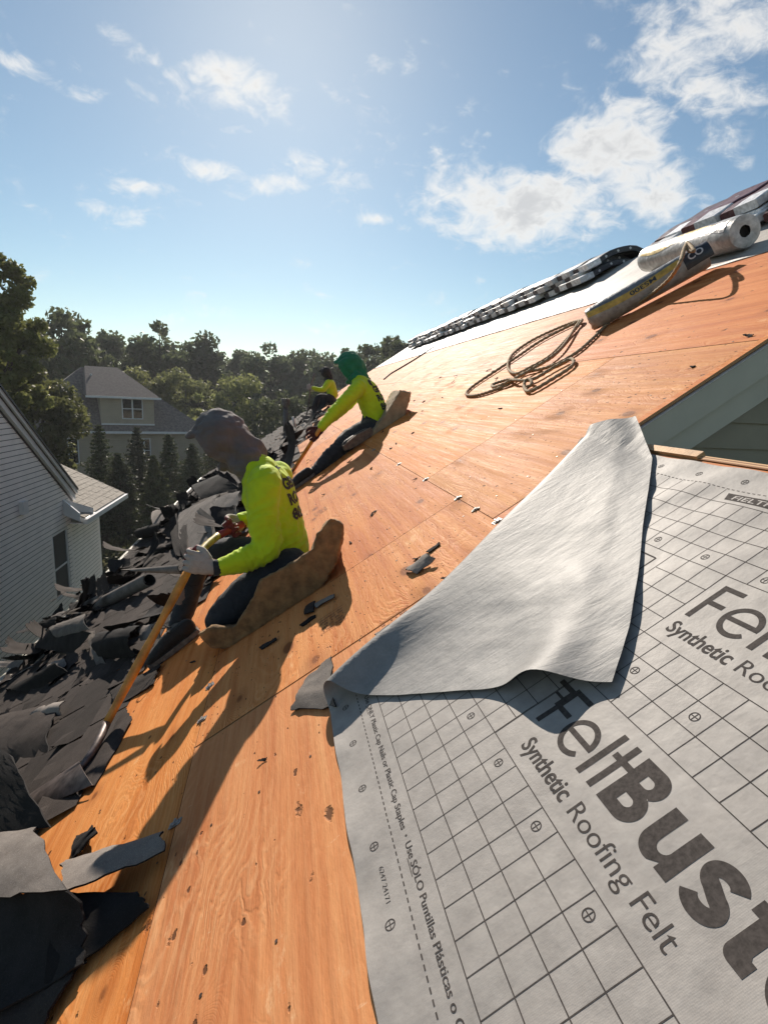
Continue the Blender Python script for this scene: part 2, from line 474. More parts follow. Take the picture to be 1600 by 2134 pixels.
# rake and gable wall seen past the low ridge
GW = 0.742
gw = MB()
gw.add([(wx - 0.15, GW, wz - 0.35), (rx, GW, wz - 0.35), (rx, GW, rz - 0.1), (wx - 0.15, GW, wz + (-0.15) * math.tan(PITCH) - 0.03)], [(0, 1, 2, 3)])
gable = gw.obj('gable_wall', M_DARKVOID, house)
z = wz - 0.28
zs = 0.6185
rows = [zs + 0.1015 * k for k in range(-4, 20)]
for zb in rows:
    # horizontal siding board, butt proud at the bottom
    x0 = max(wx - 0.12, 0.6); x1 = rx - 0.05
    zt = zb + 0.108
    # trim the board to the slope
    xs = (zb + 0.045) / math.tan(PITCH)
    a = max(x0, (zb) / math.tan(PITCH) + 0.12)
    c = max(x0, (zt) / math.tan(PITCH) + 0.12)
    if a > x1 - 0.2: continue
    mbb = MB()
    y0 = GW - 0.004
    mbb.add([(a, y0 - 0.016, zb), (x1, y0 - 0.016, zb), (x1, y0 - 0.004, zt), (c, y0 - 0.004, zt),
             (a, y0 - 0.002, zb), (x1, y0 - 0.002, zb), (x1, y0 - 0.001, zt), (c, y0 - 0.001, zt)],
            [(0, 1, 2, 3), (0, 4, 5, 1), (4, 7, 6, 5), (3, 2, 6, 7), (0, 3, 7, 4), (1, 5, 6, 2)])
    mbb.obj('siding_board', M_SIDE, gable)
def rake_board(name, n_top, n_bot, v0, v1, mat, u0=WING_U - 0.06, u1=RIDGE - 0.03):
    mb = MB(); roof_box(mb, u0, u1, v0, v1, n_bot, n_top)
    return mb.obj(name, mat, house)
rake_board('rake_board', -0.0145, -0.112, RAKE_V - 0.020, RAKE_V + 0.018, M_TRIM)
rake_board('drip_edge', -0.0128, -0.0142, RAKE_V - 0.026, RAKE_V + 0.018, plain('drip_edge_metal', (0.62, 0.56, 0.5), 0.5, var=0.1))
rake_board('frieze_board', -0.113, -0.205, RAKE_V + 0.004, RAKE_V + 0.055, M_TRIM)
# raw sheathing edge along the low ridge
mb = MB(); roof_box(mb, 1.101, 1.128, 0.20, RAKE_V - 0.03, -0.016, 0.0105)
mb.obj('ridge_batten', M_LUMBER, house)
mb = MB(); roof_box(mb, 1.101, 1.118, -2.4, 0.196, -0.016, 0.003)
mb.obj('ridge_edge_board', M_PLYEDGE, house)
# ------------------------------------------------------------------ printed synthetic underlayment with its folded corner
def felt_mat(name, c0, c1, weave, crinkle=0.4):
    m, b, bs = new_mat(name)
    tc = b.n('ShaderNodeTexCoord').outputs['Object']
    n1 = b.noise(tc, 22.0, 5, 0.6); n2 = b.noise(tc, 160.0, 3, 0.6)
    col = b.mix(b.rng(n1, 0.3, 0.72), c0, c1)
    b.put(bs.inputs['Base Color'], b.mix(b.rng(n2, 0.45, 0.75, 0.0, 0.18), col, (0.42, 0.405, 0.38)))
    bs.inputs['Roughness'].default_value = 0.58
    bs.inputs['Specular IOR Level'].default_value = 0.28
    wv = b.n('ShaderNodeTexWave', wave_type='BANDS', bands_direction='Y'); b.put(wv.inputs['Vector'], tc); wv.inputs['Scale'].default_value = 130.0
    wv2 = b.n('ShaderNodeTexWave', wave_type='BANDS', bands_direction='X'); b.put(wv2.inputs['Vector'], tc); wv2.inputs['Scale'].default_value = 130.0
    h = b.math('ADD', b.math('MULTIPLY', wv.outputs[1], weave), b.math('MULTIPLY', wv2.outputs[1], weave))
    h = b.math('ADD', h, b.math('MULTIPLY', b.noise(tc, 30.0, 4, 0.6), 2.0))
    cr = b.noise(b.mapping(tc, scale=(14.0, 60.0, 20.0), rot=(0, 0, 0.5)), 1.0, 4, 0.6, 0.6)
    h = b.math('ADD', h, b.math('MULTIPLY', cr, crinkle))
    b.put(bs.inputs['Normal'], b.bump(h, 0.28, 0.0022))
    return m
M_FELT = felt_mat('underlayment_face', (0.280, 0.257, 0.237), (0.372, 0.344, 0.317), 0.04)
M_FELTB = felt_mat('underlayment_back', (0.205, 0.200, 0.194), (0.262, 0.256, 0.249), 0.06, 2.6)
M_INK = plain('print_ink', (0.070, 0.060, 0.055), 0.85, var=0.25, scale=150, spec=0.12)

FU0, FU1, FV0, FV1 = -0.1345, 1.0875, -1.75, 0.97
FP = (-0.1345, 0.145); FD = (math.cos(rad(23.5)), math.sin(rad(23.5))); FN = (-math.sin(rad(23.5)), math.cos(rad(23.5)))
def nz(x, y, s=1.0, o=0): return mnoise.noise(Vector((x * s + o, y * s - o * 0.7, o * 1.3)))
def smst(a, c, x):
    t = min(1, max(0, (x - a) / (c - a))); return t * t * (3 - 2 * t)
def wrinkle(u, v):
    h = 0.0016 * nz(u, v, 7, 1) + 0.0008 * nz(u, v, 19, 4)
    # puckers fanning out from the fold towards the upper edge
    k = smst(0.55, 1.0, u) * smst(-0.75, 0.1, v)
    ph = (v * 0.85 + u * 0.55) * 34 + 3.0 * nz(u, v, 2.3, 9)
    h += k * 0.0042 * math.sin(ph) * (0.6 + 0.4 * nz(u, v, 5, 2))
    # gentle cockle along the lower edge
    e = math.exp(-(u - FU0) / 0.03)
    h += e * (0.003 + 0.004 * math.sin(v * 23 + 1.0))
    return 0.0035 + max(-0.002, h)
def felt(u, v):
    du, dv = u - FP[0], v - FP[1]
    s = du * FD[0] + dv * FD[1]; d = du * FN[0] + dv * FN[1]
    base = wrinkle(u, v)
    if d <= 0:
        lift = 0.010 * math.exp(d / 0.05) * smst(-0.05, 0.15, s)
        return Vector((u, v, base + lift))
    r = 0.034 - 0.010 * smst(0.05, 0.5, s) + 0.008 * smst(0.9, 1.3, s) + 0.002 * math.sin(s * 9)
    th = d / r
    fu, fv = FP[0] + s * FD[0], FP[1] + s * FD[1]
    z0 = 0.008
    if th < math.pi:
        off = r * math.sin(th); h = z0 + r * (1 - math.cos(th))
    else:
        e = d - math.pi * r
        off = -e
        h = z0 + 0.002 + (2 * r - 0.002) * math.exp(-(e / (0.045 + 0.16 * smst(0.15, 0.7, s))) ** 1.25)
        t = (v - FP[1]) / (FV1 - FP[1])      # 0 at the curl, 1 at the loose end
        a = (u - FU0)                        # distance from the sheet's lower edge
        arch = math.exp(-((t - 0.84) / 0.085) ** 2) * 0.050 * math.exp(-a / 0.16)
        low = smst(0.02, 0.35, e)
        h += low * arch
        # rolling billows along the flap
        h += low * (0.001 + 0.0042 * smst(0.05, 0.4, a)) * (0.3 + math.sin(a * 13 + t * 5 + 1.2 * nz(a, t, 3, 3))) * (0.5 + 0.5 * t)
        h += low * (0.0035 * nz(u, v, 9, 7) + 0.0016 * nz(u, v, 24, 5))
        # crushed upper end
        k = smst(0.72, 1.05, u)
        h += k * low * (0.016 * abs(nz(u * 1.0, v * 2.2, 6, 11)) + 0.010 * abs(nz(u, v, 15, 12)))
        h += 0.006 * smst(0.9, 1.0, t) * (1 - k)
        hug = 0.55 * smst(0.86, 1.0, t) * smst(0.12, 0.35, a)
        h = max(0.0085 + (h - 0.0085) * (1 - hug), 0.0085)
    p = Vector((fu + FN[0] * off, fv + FN[1] * off, h))
    # where the flap passes the low ridge it leans up against the rake
    over = p.x - 1.06
    if over > 0:
        p.z += 0.20 * over
        p.x -= over * 0.30
    return p
def felt_n(u, v):
    e = 0.003
    a = felt(u + e, v) - felt(u - e, v); c = felt(u, v + e) - felt(u, v - e)
    n = a.cross(c)
    return n.normalized() if n.length > 1e-12 else Vector((0, 0, 1))
felt_root = roof_root('roofing_underlayment', 'grey printed synthetic underlayment sheet with its far corner folded back', 'underlayment')
NU, NV = 104, 240
Va = []; Vb = []
for j in range(NV + 1):
    v = FV0 + (FV1 - FV0) * j / NV
    for i in range(NU + 1):
        u = FU0 + (FU1 - FU0) * i / NU
        uu = u
        if i == 0: uu += 0.002 * nz(v, 0, 14, 3)
        p = felt(uu, v); n = felt_n(uu, v)
        Va.append(p); Vb.append(p - n * 0.0009)
F = []; FM = []
K = (NU + 1) * (NV + 1)
for j in range(NV):
    for i in range(NU):
        a = j * (NU + 1) + i
        F.append((a, a + 1, a + NU + 2, a + NU + 1)); FM.append(0)
        F.append((K + a, K + a + NU + 1, K + a + NU + 2, K + a + 1)); FM.append(1)
rim = [j * (NU + 1) for j in range(NV + 1)]; rim2 = [j * (NU + 1) + NU for j in range(NV + 1)]
Vr = []
for L in (rim, rim2, list(range(NU + 1)), [NV * (NU + 1) + i for i in range(NU + 1)]):
    b0 = len(Va) + len(Vb) + len(Vr); Vr += [Va[q] for q in L] + [Vb[q] for q in L]; n_ = len(L)
    for q in range(n_ - 1):
        F.append((b0 + q, b0 + q + 1, b0 + n_ + q + 1, b0 + n_ + q)); FM.append(1)
so_ = mesh_obj('sheet', Va + Vb + Vr, F, None, felt_root, True, [M_FELT, M_FELTB], FM)

def ink(verts2, faces, name, lift=0.0009, cut=0.016):
    """flat print given in sheet coordinates, cut finely and laid on the sheet"""
    bm = bmesh.new()
    vs = [bm.verts.new((x, y, 0)) for x, y in verts2]
    for f in faces:
        try: bm.faces.new([vs[i] for i in f])
        except ValueError: pass
    if True:
        us = [v.co.x for v in bm.verts]; ws = [v.co.y for v in bm.verts]
        for ax, lo, hi, o0, st in ((0, min(us), max(us), FU0, (FU1 - FU0) / NU), (1, min(ws), max(ws), FV0, (FV1 - FV0) / NV)):
            k = math.floor((lo - o0) / st) + 1
            while o0 + k * st < hi:
                q = o0 + k * st
                co = Vector((q, 0, 0)) if ax == 0 else Vector((0, q, 0))
                no = Vector((1, 0, 0)) if ax == 0 else Vector((0, 1, 0))
                bmesh.ops.bisect_plane(bm, geom=bm.verts[:] + bm.edges[:] + bm.faces[:], plane_co=co, plane_no=no)
                k += 1
    for v in bm.verts:
        u, w_ = v.co.x, v.co.y
        # on the sheet as it is meshed
        a = (u - FU0) / (FU1 - FU0) * NU; c = (w_ - FV0) / (FV1 - FV0) * NV
        i = min(NU - 1, max(0, int(a))); j = min(NV - 1, max(0, int(c))); a -= i; c -= j
        k = j * (NU + 1) + i
        p = Va[k] * ((1 - a) * (1 - c)) + Va[k + 1] * (a * (1 - c)) + Va[k + NU + 2] * (a * c) + Va[k + NU + 1] * ((1 - a) * c)
        v.co = p + felt_n(u, w_) * (lift * 0.35)
    me = bpy.data.meshes.new(name); bm.to_mesh(me); bm.free()
    me.materials.append(M_INK)
    o = bpy.data.objects.new(name, me); COL.objects.link(o); o.parent = felt_root
    return o
def strips(segs, name, lift=0.0009):
    """list of (u0,v0,u1,v1,width) bands, subdivided by length"""
    V = []; F = []
    for u0, v0, u1, v1, wd in segs:
        L = math.hypot(u1 - u0, v1 - v0); n = 1
        px, py = -(v1 - v0) / L * wd / 2, (u1 - u0) / L * wd / 2
        k = len(V)
        for i in range(n + 1):
            t = i / n; cu, cv = u0 + (u1 - u0) * t, v0 + (v1 - v0) * t
            V += [(cu - px, cv - py), (cu + px, cv + py)]
        F += [(k + 2 * i, k + 2 * i + 2, k + 2 * i + 3, k + 2 * i + 1) for i in range(n)]
    return ink(V, F, name, lift, None)
GS = 0.0508
colsA = [0.0, 0.0508, 0.1016, 0.1524, 0.2045]
colsB = [0.4085, 0.4592, 0.5100, 0.5605]
colsC = [0.7605, 0.8090, 0.8580, 0.9075, 0.9575]
seg = []
va, vb = -1.70, FV1 - 0.01
LWD = 0.0017
for u in colsA + colsB + colsC: seg.append((u, va, u, vb, LWD))
seg.append((0.609, -0.26, 0.609, vb, LWD)); seg.append((0.66, -0.26, 0.66, -0.11, LWD)); seg.append((0.7105, -0.26, 0.7105, -0.11, LWD))
seg.append((0.609, -0.26, 0.7605, -0.26, LWD)); seg.append((0.2045, -0.262, 0.4085, -0.262, LWD))
seg.append((0.2553, -0.262, 0.2553, -0.10, LWD)); seg.append((0.306, -0.262, 0.306, -0.10, LWD)); seg.append((0.357, -0.262, 0.357, -0.10, LWD))
k = 0
v = -0.666 - 20 * GS
while v < vb:
    seg.append((colsA[0], v, colsA[-1], v, LWD)); seg.append((colsB[0], v, colsB[-1], v, LWD))
    seg.append((colsC[0], v, colsC[-1] if (-0.66 < v < -0.04) else 1.005, v, LWD))
    if v > -0.27 and v < -0.06:
        seg.append((0.5605, v, 0.7605, v, LWD)); seg.append((0.2045, v, 0.4085, v, LWD))
    if v > 0.25: seg.append((0.2045, v, 0.4085, v, LWD)); seg.append((0.5605, v, 0.7605, v, LWD))
    v += GS
tag(strips(seg, 'printed_grid'), kind='stuff')
# dashed lap lines
seg = []
v = va
while v < vb:
    seg.append((-0.0525, v, -0.0525, v + 0.0085, 0.0024)); seg.append((1.0075, v, 1.0075, v + 0.0085, 0.0024))
    v += 0.0152
tag(strips(seg, 'printed_dashes'), kind='stuff')
# nail targets: ring with a cross
def rings(cs, R=0.0092, wd=0.0019):
    V = []; F = []
    for cu, cv in cs:
        k = len(V); n = 20
        for i in range(n):
            a = 2 * math.pi * i / n
            for r in (R - wd, R): V.append((cu + r * math.cos(a), cv + r * math.sin(a)))
        F += [(k + 2 * i, k + 2 * i + 1, k + 2 * ((i + 1) % n) + 1, k + 2 * ((i + 1) % n)) for i in range(n)]
        h = wd * 0.42; q = R - wd
        for (a, c, d, e) in ((-q, -h, q, h), (-h, -q, h, -h), (-h, h, h, q)):
            k = len(V); V += [(cu + a, cv + c), (cu + d, cv + c), (cu + d, cv + e), (cu + a, cv + e)]
            F.append((k, k + 1, k + 2, k + 3))
    return V, F
cs = []
for i in range(-7, 8):
    v = -0.332 + 0.1524 * i
    if va < v < vb: cs += [(-0.0895, v), (0.1805, v), (0.785, v + 0.002), (0.484, v)]
    v2 = -0.025 + 0.1524 * i
    if va < v2 < vb: cs.append((1.042, v2))
for c_ in cs:
    V, F = rings([c_]); ink(V, F, 'printed_target', 0.0010, None)

# lettering: x runs towards the near end of the roll (-v), y upslope
def curve_fill(loops):
    """filled outline with holes -> (verts, faces)"""
    cu = bpy.data.curves.new('t', 'CURVE'); cu.dimensions = '2D'; cu.fill_mode = 'BOTH'
    for L in loops:
        sp = cu.splines.new('POLY'); sp.points.add(len(L) - 1)
        for p, (x, y) in zip(sp.points, L): p.co = (x, y, 0, 1)
        sp.use_cyclic_u = True
    o = bpy.data.objects.new('t', cu); COL.objects.link(o)
    me = bpy.data.meshes.new_from_object(o.evaluated_get(bpy.context.evaluated_depsgraph_get()))
    V = [(v.co.x, v.co.y) for v in me.vertices]; F = [tuple(p.vertices) for p in me.polygons]
    bpy.data.objects.remove(o); bpy.data.curves.remove(cu); bpy.data.meshes.remove(me)
    V, F = merge2(V, F)
    return V, F
def merge2(V, F):
    """curve fills come with a front and a back: keep one copy of each face"""
    key = {}; idx = []; W = []
    for x, y in V:
        k = (round(x, 6), round(y, 6))
        if k not in key: key[k] = len(W); W.append((x, y))
        idx.append(key[k])
    seen = set(); G = []
    for f in F:
        g = tuple(idx[i] for i in f)
        s_ = frozenset(g)
        if len(s_) < 3 or s_ in seen: continue
        seen.add(s_); G.append(g)
    return W, G
def text_fill(txt, size, bold=0.0, shear=0.0, spacing=1.0):
    cu = bpy.data.curves.new('t', 'FONT'); cu.body = txt; cu.size = size; cu.offset = bold; cu.shear = shear
    cu.space_character = spacing; cu.fill_mode = 'FRONT'; cu.resolution_u = 4
    o = bpy.data.objects.new('t', cu); COL.objects.link(o)
    me = bpy.data.meshes.new_from_object(o.evaluated_get(bpy.context.evaluated_depsgraph_get()))
    V = [(v.co.x, v.co.y) for v in me.vertices]; F = [tuple(p.vertices) for p in me.polygons]
    bpy.data.objects.remove(o); bpy.data.curves.remove(cu); bpy.data.meshes.remove(me)
    return V, F
def lay(V, F, base_u, start_v, name, lift=0.0011, cut=0.014):
    V2 = [(base_u + y, start_v - x) for x, y in V]
    return ink(V2, F, name, lift, cut)
def fit_text(txt, length, height_cap, bold, name, base_u, start_v):
    V, F = text_fill(txt, 1.0, bold)
    x0 = min(p[0] for p in V); x1 = max(p[0] for p in V)
    capV, _ = text_fill('H', 1.0, bold); ch = max(p[1] for p in capV)
    sx_, sy_ = length / (x1 - x0), height_cap / ch
    return lay([((x - x0) * sx_, y * sy_) for x, y in V], F, base_u, start_v, name)
def arc(cx, cy, rx_, ry_, a0, a1, n=20):
    return [(cx + rx_ * math.cos(rad(a0 + (a1 - a0) * i / n)), cy + ry_ * math.sin(rad(a0 + (a1 - a0) * i / n))) for i in range(n + 1)]
def big_word(base_u, start_v):
    """'FeltBuster': light Felt, heavy Buster"""
    G = []
    t = 0.0125
    # F
    G.append([[(0, 0), (t, 0), (t, .044), (.046, .044), (.046, .044 + t * .9), (t, .044 + t * .9), (t, .1 - t * .9), (.052, .1 - t * .9), (.052, .1), (0, .1)]])
    # e : open ring with bar
    cx, cy, R = .097, .038, .039
    o_ = arc(cx, cy, R, R, 2, 318, 36); i_ = arc(cx, cy, R - t * .85, R - t * .85, 318, 2, 36)
    G.append([o_ + i_]); G.append([[(cx - R + .004, cy - t * .40), (cx + R, cy - t * .40), (cx + R, cy + t * .42), (cx - R + .004, cy + t * .42)]])
    # l, t
    G.append([[(.146, 0), (.146 + t, 0), (.146 + t, .1), (.146, .1)]])
    G.append([[(.179, 0), (.179 + t, 0), (.179 + t, .060), (.212, .060), (.212, .060 + t * .9), (.179 + t, .060 + t * .9), (.179 + t, .1), (.179, .1), (.179, .060 + t * .9), (.166, .060 + t * .9), (.166, .060), (.179, .060)]])
    # B
    outB = [(.2085, 0), (.250, 0)] + arc(.250, .0285, .0305, .0285, -90, 70, 16) + arc(.250, .0745, .0265, .0255, -60, 90, 16) + [(.2085, .1)]
    h1 = [(.233, .021), (.247, .021)] + arc(.247, .0295, .010, .0085, -90, 90, 8) + [(.233, .038)]
    h2 = [(.233, .062), (.245, .062)] + arc(.245, .0705, .009, .0085, -90, 90, 8) + [(.233, .079)]
    G.append([outB, h1, h2])
    # u
    G.append([[(.2965, .077), (.2965, .028)] + arc(.3225, .0255, .026, .0265, 180, 285, 12) + [(.343, .010), (.343, 0), (.3665, 0), (.3665, .077), (.343, .077), (.343, .032)] + arc(.3315, .030, .0115, .0115, 0, -180, 10) + [(.320, .077)]])
    # s
    sp = arc(.4055, .055, .0195, .0135, 20, 250, 18) + arc(.4065, .0225, .0205, .0135, 70, -160, 18)
    pts = smooth_path([Vector((x, y, 0)) for x, y in sp], 2)
    Lft = []; Rgt = []
    for i, p in enumerate(pts):
        d = pts[min(i + 1, len(pts) - 1)] - pts[max(i - 1, 0)]
        d.normalize(); n = Vector((-d.y, d.x, 0)); hw = .0105
        Lft.append(tuple((p + n * hw)[:2])); Rgt.append(tuple((p - n * hw)[:2]))
    G.append([Lft + Rgt[::-1]])
    # t
    G.append([[(.452, .012)] + arc(.4655, .0135, .0135, .0135, 180, 270, 8) + [(.486, 0), (.486, .020), (.479, .020), (.4765, .024), (.4765, .058), (.487, .058), (.487, .077), (.4765, .077), (.4765, .097), (.452, .097), (.452, .077), (.441, .077), (.441, .058), (.452, .058)]])
    # e heavy
    cx, cy = .5305, .0385
    G.append([arc(cx, cy, .0375, .0385, -8, -325, 40)[::1] + arc(cx, cy, .0145, .0165, -325, -8, 24)])
    G.append([[(cx - .03, cy - .008), (cx + .037, cy - .008), (cx + .037, cy + .008), (cx - .03, cy + .008)]])
    # r
    G.append([[(.575, 0), (.599, 0), (.599, .045)] + arc(.614, .042, .015, .014, 180, 90, 8) + [(.622, .056), (.622, .077), (.610, .077), (.599, .068), (.599, .077), (.575, .077)]])
    for k, g in enumerate(G):
        V, F = curve_fill(g)
        lay(V, F, base_u, start_v, 'printed_letter', 0.0011 + 0.00012 * (k % 2))
big_word(0.2845, -0.291)
big_word(0.6385, -0.283)
fit_text('Synthetic', 0.147, 0.031, 0.018, 'printed_line', 0.2315, -0.327)
fit_text('Roofing Felt', 0.226, 0.0295, -0.004, 'printed_line', 0.2315, -0.494)
fit_text('Synthetic', 0.150, 0.031, 0.018, 'printed_line', 0.5895, -0.285)
fit_text('Roofing Felt', 0.226, 0.0295, -0.004, 'printed_line', 0.5895, -0.452)
fit_text('Use ONLY Plastic Cap Nails or Plastic Cap Staples', 0.452, 0.0122, 0.012, 'printed_line', -0.0325, 0.116)
fit_text('\u2022', 0.004, 0.0122, 0.0, 'printed_line', -0.0325, -0.350)
fit_text('Use S\u00d3LO Puntillas Pl\u00e1sticas o Grapas Pl\u00e1sticas', 0.425, 0.0122, 0.012, 'printed_line', -0.0325, -0.366)
fit_text('6247 24171', 0.070, 0.0085, -0.004, 'printed_code', -0.0895, -0.378)
strips([(-0.0352, 0.078, -0.0352, 0.040, 0.0014)], 'printed_underline')
strips([(-0.0352, -0.395, -0.0352, -0.432, 0.0014)], 'printed_underline')
# the chevron and the reversed panel
strips([(0.372, -0.292, 0.372, -0.245, 0.011), (0.367, -0.291, 0.330, -0.291, 0.011), (0.349, -0.292, 0.349, -0.262, 0.006)], 'printed_chevron', 0.0012)
strips([(0.7335, 0.0, 0.7335, -0.078, 0.004), (0.734, -0.08, 0.672, -0.08, 0.004)], 'printed_chevron', 0.0012)
V = [(0.969, -0.036), (0.994, -0.024), (0.994, -0.420), (0.969, -0.430)]
ink(V, [(0, 1, 2, 3)], 'printed_panel', 0.0010, 0.02)
pv, pf = text_fill('FIELTRO SINT\u00c9TICO', 1.0, 0.012)
x0 = min(p[0] for p in pv); x1 = max(p[0] for p in pv)
o = ink([(0.9735 + y * 0.022, -0.052 - (x - x0) * 0.35 / (x1 - x0)) for x, y in pv], pf, 'printed_line', 0.0016, 0.02)
o.data.materials.clear(); o.data.materials.append(M_FELT)
# ------------------------------------------------------------------ ground
def ground_mat():
    m, b, bs = new_mat('ground_grass')
    tc = b.n('ShaderNodeTexCoord').outputs['Object']
    n1 = b.noise(tc, 0.25, 5, 0.6); n2 = b.noise(tc, 3.0, 6, 0.7)
    c = b.mix(b.rng(n1, 0.35, 0.65), (0.045, 0.062, 0.018), (0.085, 0.082, 0.032))
    c = b.mix(b.rng(n2, 0.5, 0.75, 0, 0.6), c, (0.13, 0.10, 0.05))
    b.put(bs.inputs['Base Color'], c); bs.inputs['Roughness'].default_value = 0.95
    b.put(bs.inputs['Normal'], b.bump(n2, 0.8, 0.1))
    return m
n = 60
V = []; F = []
for j in range(n + 1):
    for i in range(n + 1):
        x = -600 + 1200 * i / n; y = -600 + 1200 * j / n
        z = GROUND + (0.35 * nz(x, y, 0.02, 2) if abs(x) + abs(y) > 60 else 0)
        V.append((x, y, z))
for j in range(n):
    for i in range(n):
        a = j * (n + 1) + i; F.append((a, a + 1, a + n + 2, a + n + 1))
tag(mesh_obj('ground', V, F, ground_mat(), None, True), kind='structure')

# ------------------------------------------------------------------ neighbouring white house
WX = -5.7
nb = root('white_house', 'neighbouring white vinyl-sided house with gable wall and narrow dark window', 'house', (WX, 12.0, GROUND))
OFF = Vector((WX, 12.0, GROUND))
def L(x, y, z): return Vector((x, y, z)) - OFF
M_WTRIM = plain('white_trim', (0.62, 0.62, 0.63), 0.4, var=0.04, scale=4)
M_EDGESHADE = plain('black_edge_and_gap_shade', (0.05, 0.05, 0.055), 0.5)
M_ROOFTAN = plain('tan_shingle', (0.24, 0.21, 0.175), 0.9, var=0.22, scale=9, bump=0.5, bscale=150)
def glass_mat():
    m, b, bs = new_mat('window_glass')
    bs.inputs['Base Color'].default_value = (0.012, 0.014, 0.016, 1)
    bs.inputs['Roughness'].default_value = 0.06
    bs.inputs['Specular IOR Level'].default_value = 0.6
    return m
M_GLASS = glass_mat()
M_SCREEN = plain('insect_screen', (0.03, 0.032, 0.036), 0.75, var=0.2, scale=200)
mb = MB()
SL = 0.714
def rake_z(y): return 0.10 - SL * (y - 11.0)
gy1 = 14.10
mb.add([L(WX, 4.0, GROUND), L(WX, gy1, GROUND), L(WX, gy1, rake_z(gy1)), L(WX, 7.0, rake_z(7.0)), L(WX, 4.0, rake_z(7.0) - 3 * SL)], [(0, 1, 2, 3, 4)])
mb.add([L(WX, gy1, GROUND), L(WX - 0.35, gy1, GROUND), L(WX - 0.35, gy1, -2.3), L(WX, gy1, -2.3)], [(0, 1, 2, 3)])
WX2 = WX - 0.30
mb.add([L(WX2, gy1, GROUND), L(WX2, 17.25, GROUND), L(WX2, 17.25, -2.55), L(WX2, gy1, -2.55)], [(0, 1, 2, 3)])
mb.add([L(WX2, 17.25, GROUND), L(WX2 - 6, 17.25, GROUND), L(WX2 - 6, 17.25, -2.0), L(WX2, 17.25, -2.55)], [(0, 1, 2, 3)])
nwall = mb.obj('wall', M_EDGESHADE, nb)  # near-black backing colour stands in for shade in the gaps between courses
WINDOW = (12.88, 13.72, -4.42, -2.84)
EXPO = 0.114
def vinyl(x, y0, y1, z, yt0=None, yt1=None):
    """one lapped vinyl course facing +x between y0 and y1; the top edge may be cut to the rake"""
    yt0 = y0 if yt0 is None else yt0; yt1 = y1 if yt1 is None else yt1
    zt = z + EXPO + 0.002
    a, c = x + 0.052, x + 0.048
    zg = z + EXPO * 0.87
    m = MB().add([L(a, y0, z), L(a, y1, z), L(c, yt1, zg), L(c, yt0, zg), L(x + 0.002, y0, z), L(x + 0.002, y1, z), L(x + 0.006, yt0, zt), L(x + 0.006, yt1, zt)],
                 [(0, 1, 2, 3), (4, 5, 1, 0), (4, 0, 3, 6), (5, 7, 2, 1)])
    m.obj('siding_course', M_SIDEWHITE, nwall)
z = -6.4
while z < 0.9:
    ye = min(gy1, 11.0 + (0.10 - z) / SL); yt = min(gy1, 11.0 + (0.10 - (z + EXPO)) / SL)
    if WINDOW[2] - 0.08 < z + EXPO / 2 < WINDOW[3] + 0.06:
        vinyl(WX, 8.5, WINDOW[0] - 0.07, z); vinyl(WX, WINDOW[1] + 0.07, gy1, z)
    elif ye > 9: vinyl(WX, 8.5, ye, z, 8.5, yt)
    if z < -2.68: vinyl(WX2, gy1 + 0.03, 17.22, z)
    z += EXPO
# window: frame, sashes, panes
wf = MB()
y0, y1, z0, z1 = WINDOW
t = 0.055
for a in (((y0 - t, y0), (z0 - t, z1 + t)), ((y1, y1 + t), (z0 - t, z1 + t)), ((y0, y1), (z0 - t, z0)), ((y0, y1), (z1, z1 + t))):
    (ya, yb), (za, zb) = a
    wf.box(L(WX - 0.02, ya, za), L(WX + 0.035, yb, zb))
zm = (z0 + z1) / 2 - 0.08
wf.box(L(WX - 0.02, y0, zm - 0.025), L(WX + 0.012, y1, zm + 0.025))
win = wf.obj('window', M_WTRIM, nb)
MB().box(L(WX + 0.001, y0, zm + 0.025), L(WX + 0.006, y1, z1)).obj('pane', M_SCREEN, win)
MB().box(L(WX + 0.001, y0, z0), L(WX + 0.006, y1, zm - 0.025)).obj('pane', M_SCREEN, win)
# rake trim of the gable: white board, dark strips painted in for shadow lines, roof edge
def sloped(name, off0, off1, x0, x1, mat, y0=6.5, y1=14.25):
    """board along the rake between two vertical offsets"""
    m = MB()
    P = [(x, y, rake_z(y) + o) for x in (x0, x1) for y, o in ((y0, off0), (y1, off0), (y1, off1), (y0, off1))]
    m.add([L(*p) for p in P], [(0, 3, 2, 1), (4, 5, 6, 7), (0, 1, 5, 4), (1, 2, 6, 5), (2, 3, 7, 6), (3, 0, 4, 7)])
    return m.obj(name, mat, nb)
sloped('painted_shadow_strip', -0.02, 0.04, WX + 0.02, WX + 0.06, M_EDGESHADE)
sloped('rake_board', 0.04, 0.19, WX + 0.0, WX + 0.13, M_WTRIM)
sloped('painted_shadow_strip', 0.19, 0.215, WX + 0.0, WX + 0.145, M_EDGESHADE)
sloped('rake_board', 0.215, 0.31, WX + 0.0, WX + 0.19, M_WTRIM)
sloped('roof_edge', 0.31, 0.36, WX - 5.0, WX + 0.22, M_EDGESHADE)
# cornice return
m = MB(); m.prism([L(WX + 0.0, 13.62, -2.42), L(WX + 0.45, 14.55, -2.62), L(WX + 0.45, 14.55, -2.45), L(WX + 0.0, 13.62, -2.02)], Vector((-0.4, 0.0, 0)))
m.add([L(WX, 13.62, -2.44), L(WX + 0.45, 13.95, -2.60), L(WX + 0.45, 14.7, -2.60), L(WX - 0.3, 14.7, -2.44)], [(0, 1, 2, 3)])
m.prism([L(WX + 0.02, 13.6, -2.02), L(WX + 0.02, 13.6, -2.44), L(WX + 0.42, 13.6, -2.62), L(WX + 0.42, 13.6, -2.40)], Vector((0, 0.06, 0)))
m.obj('cornice_return', M_WTRIM, nb)
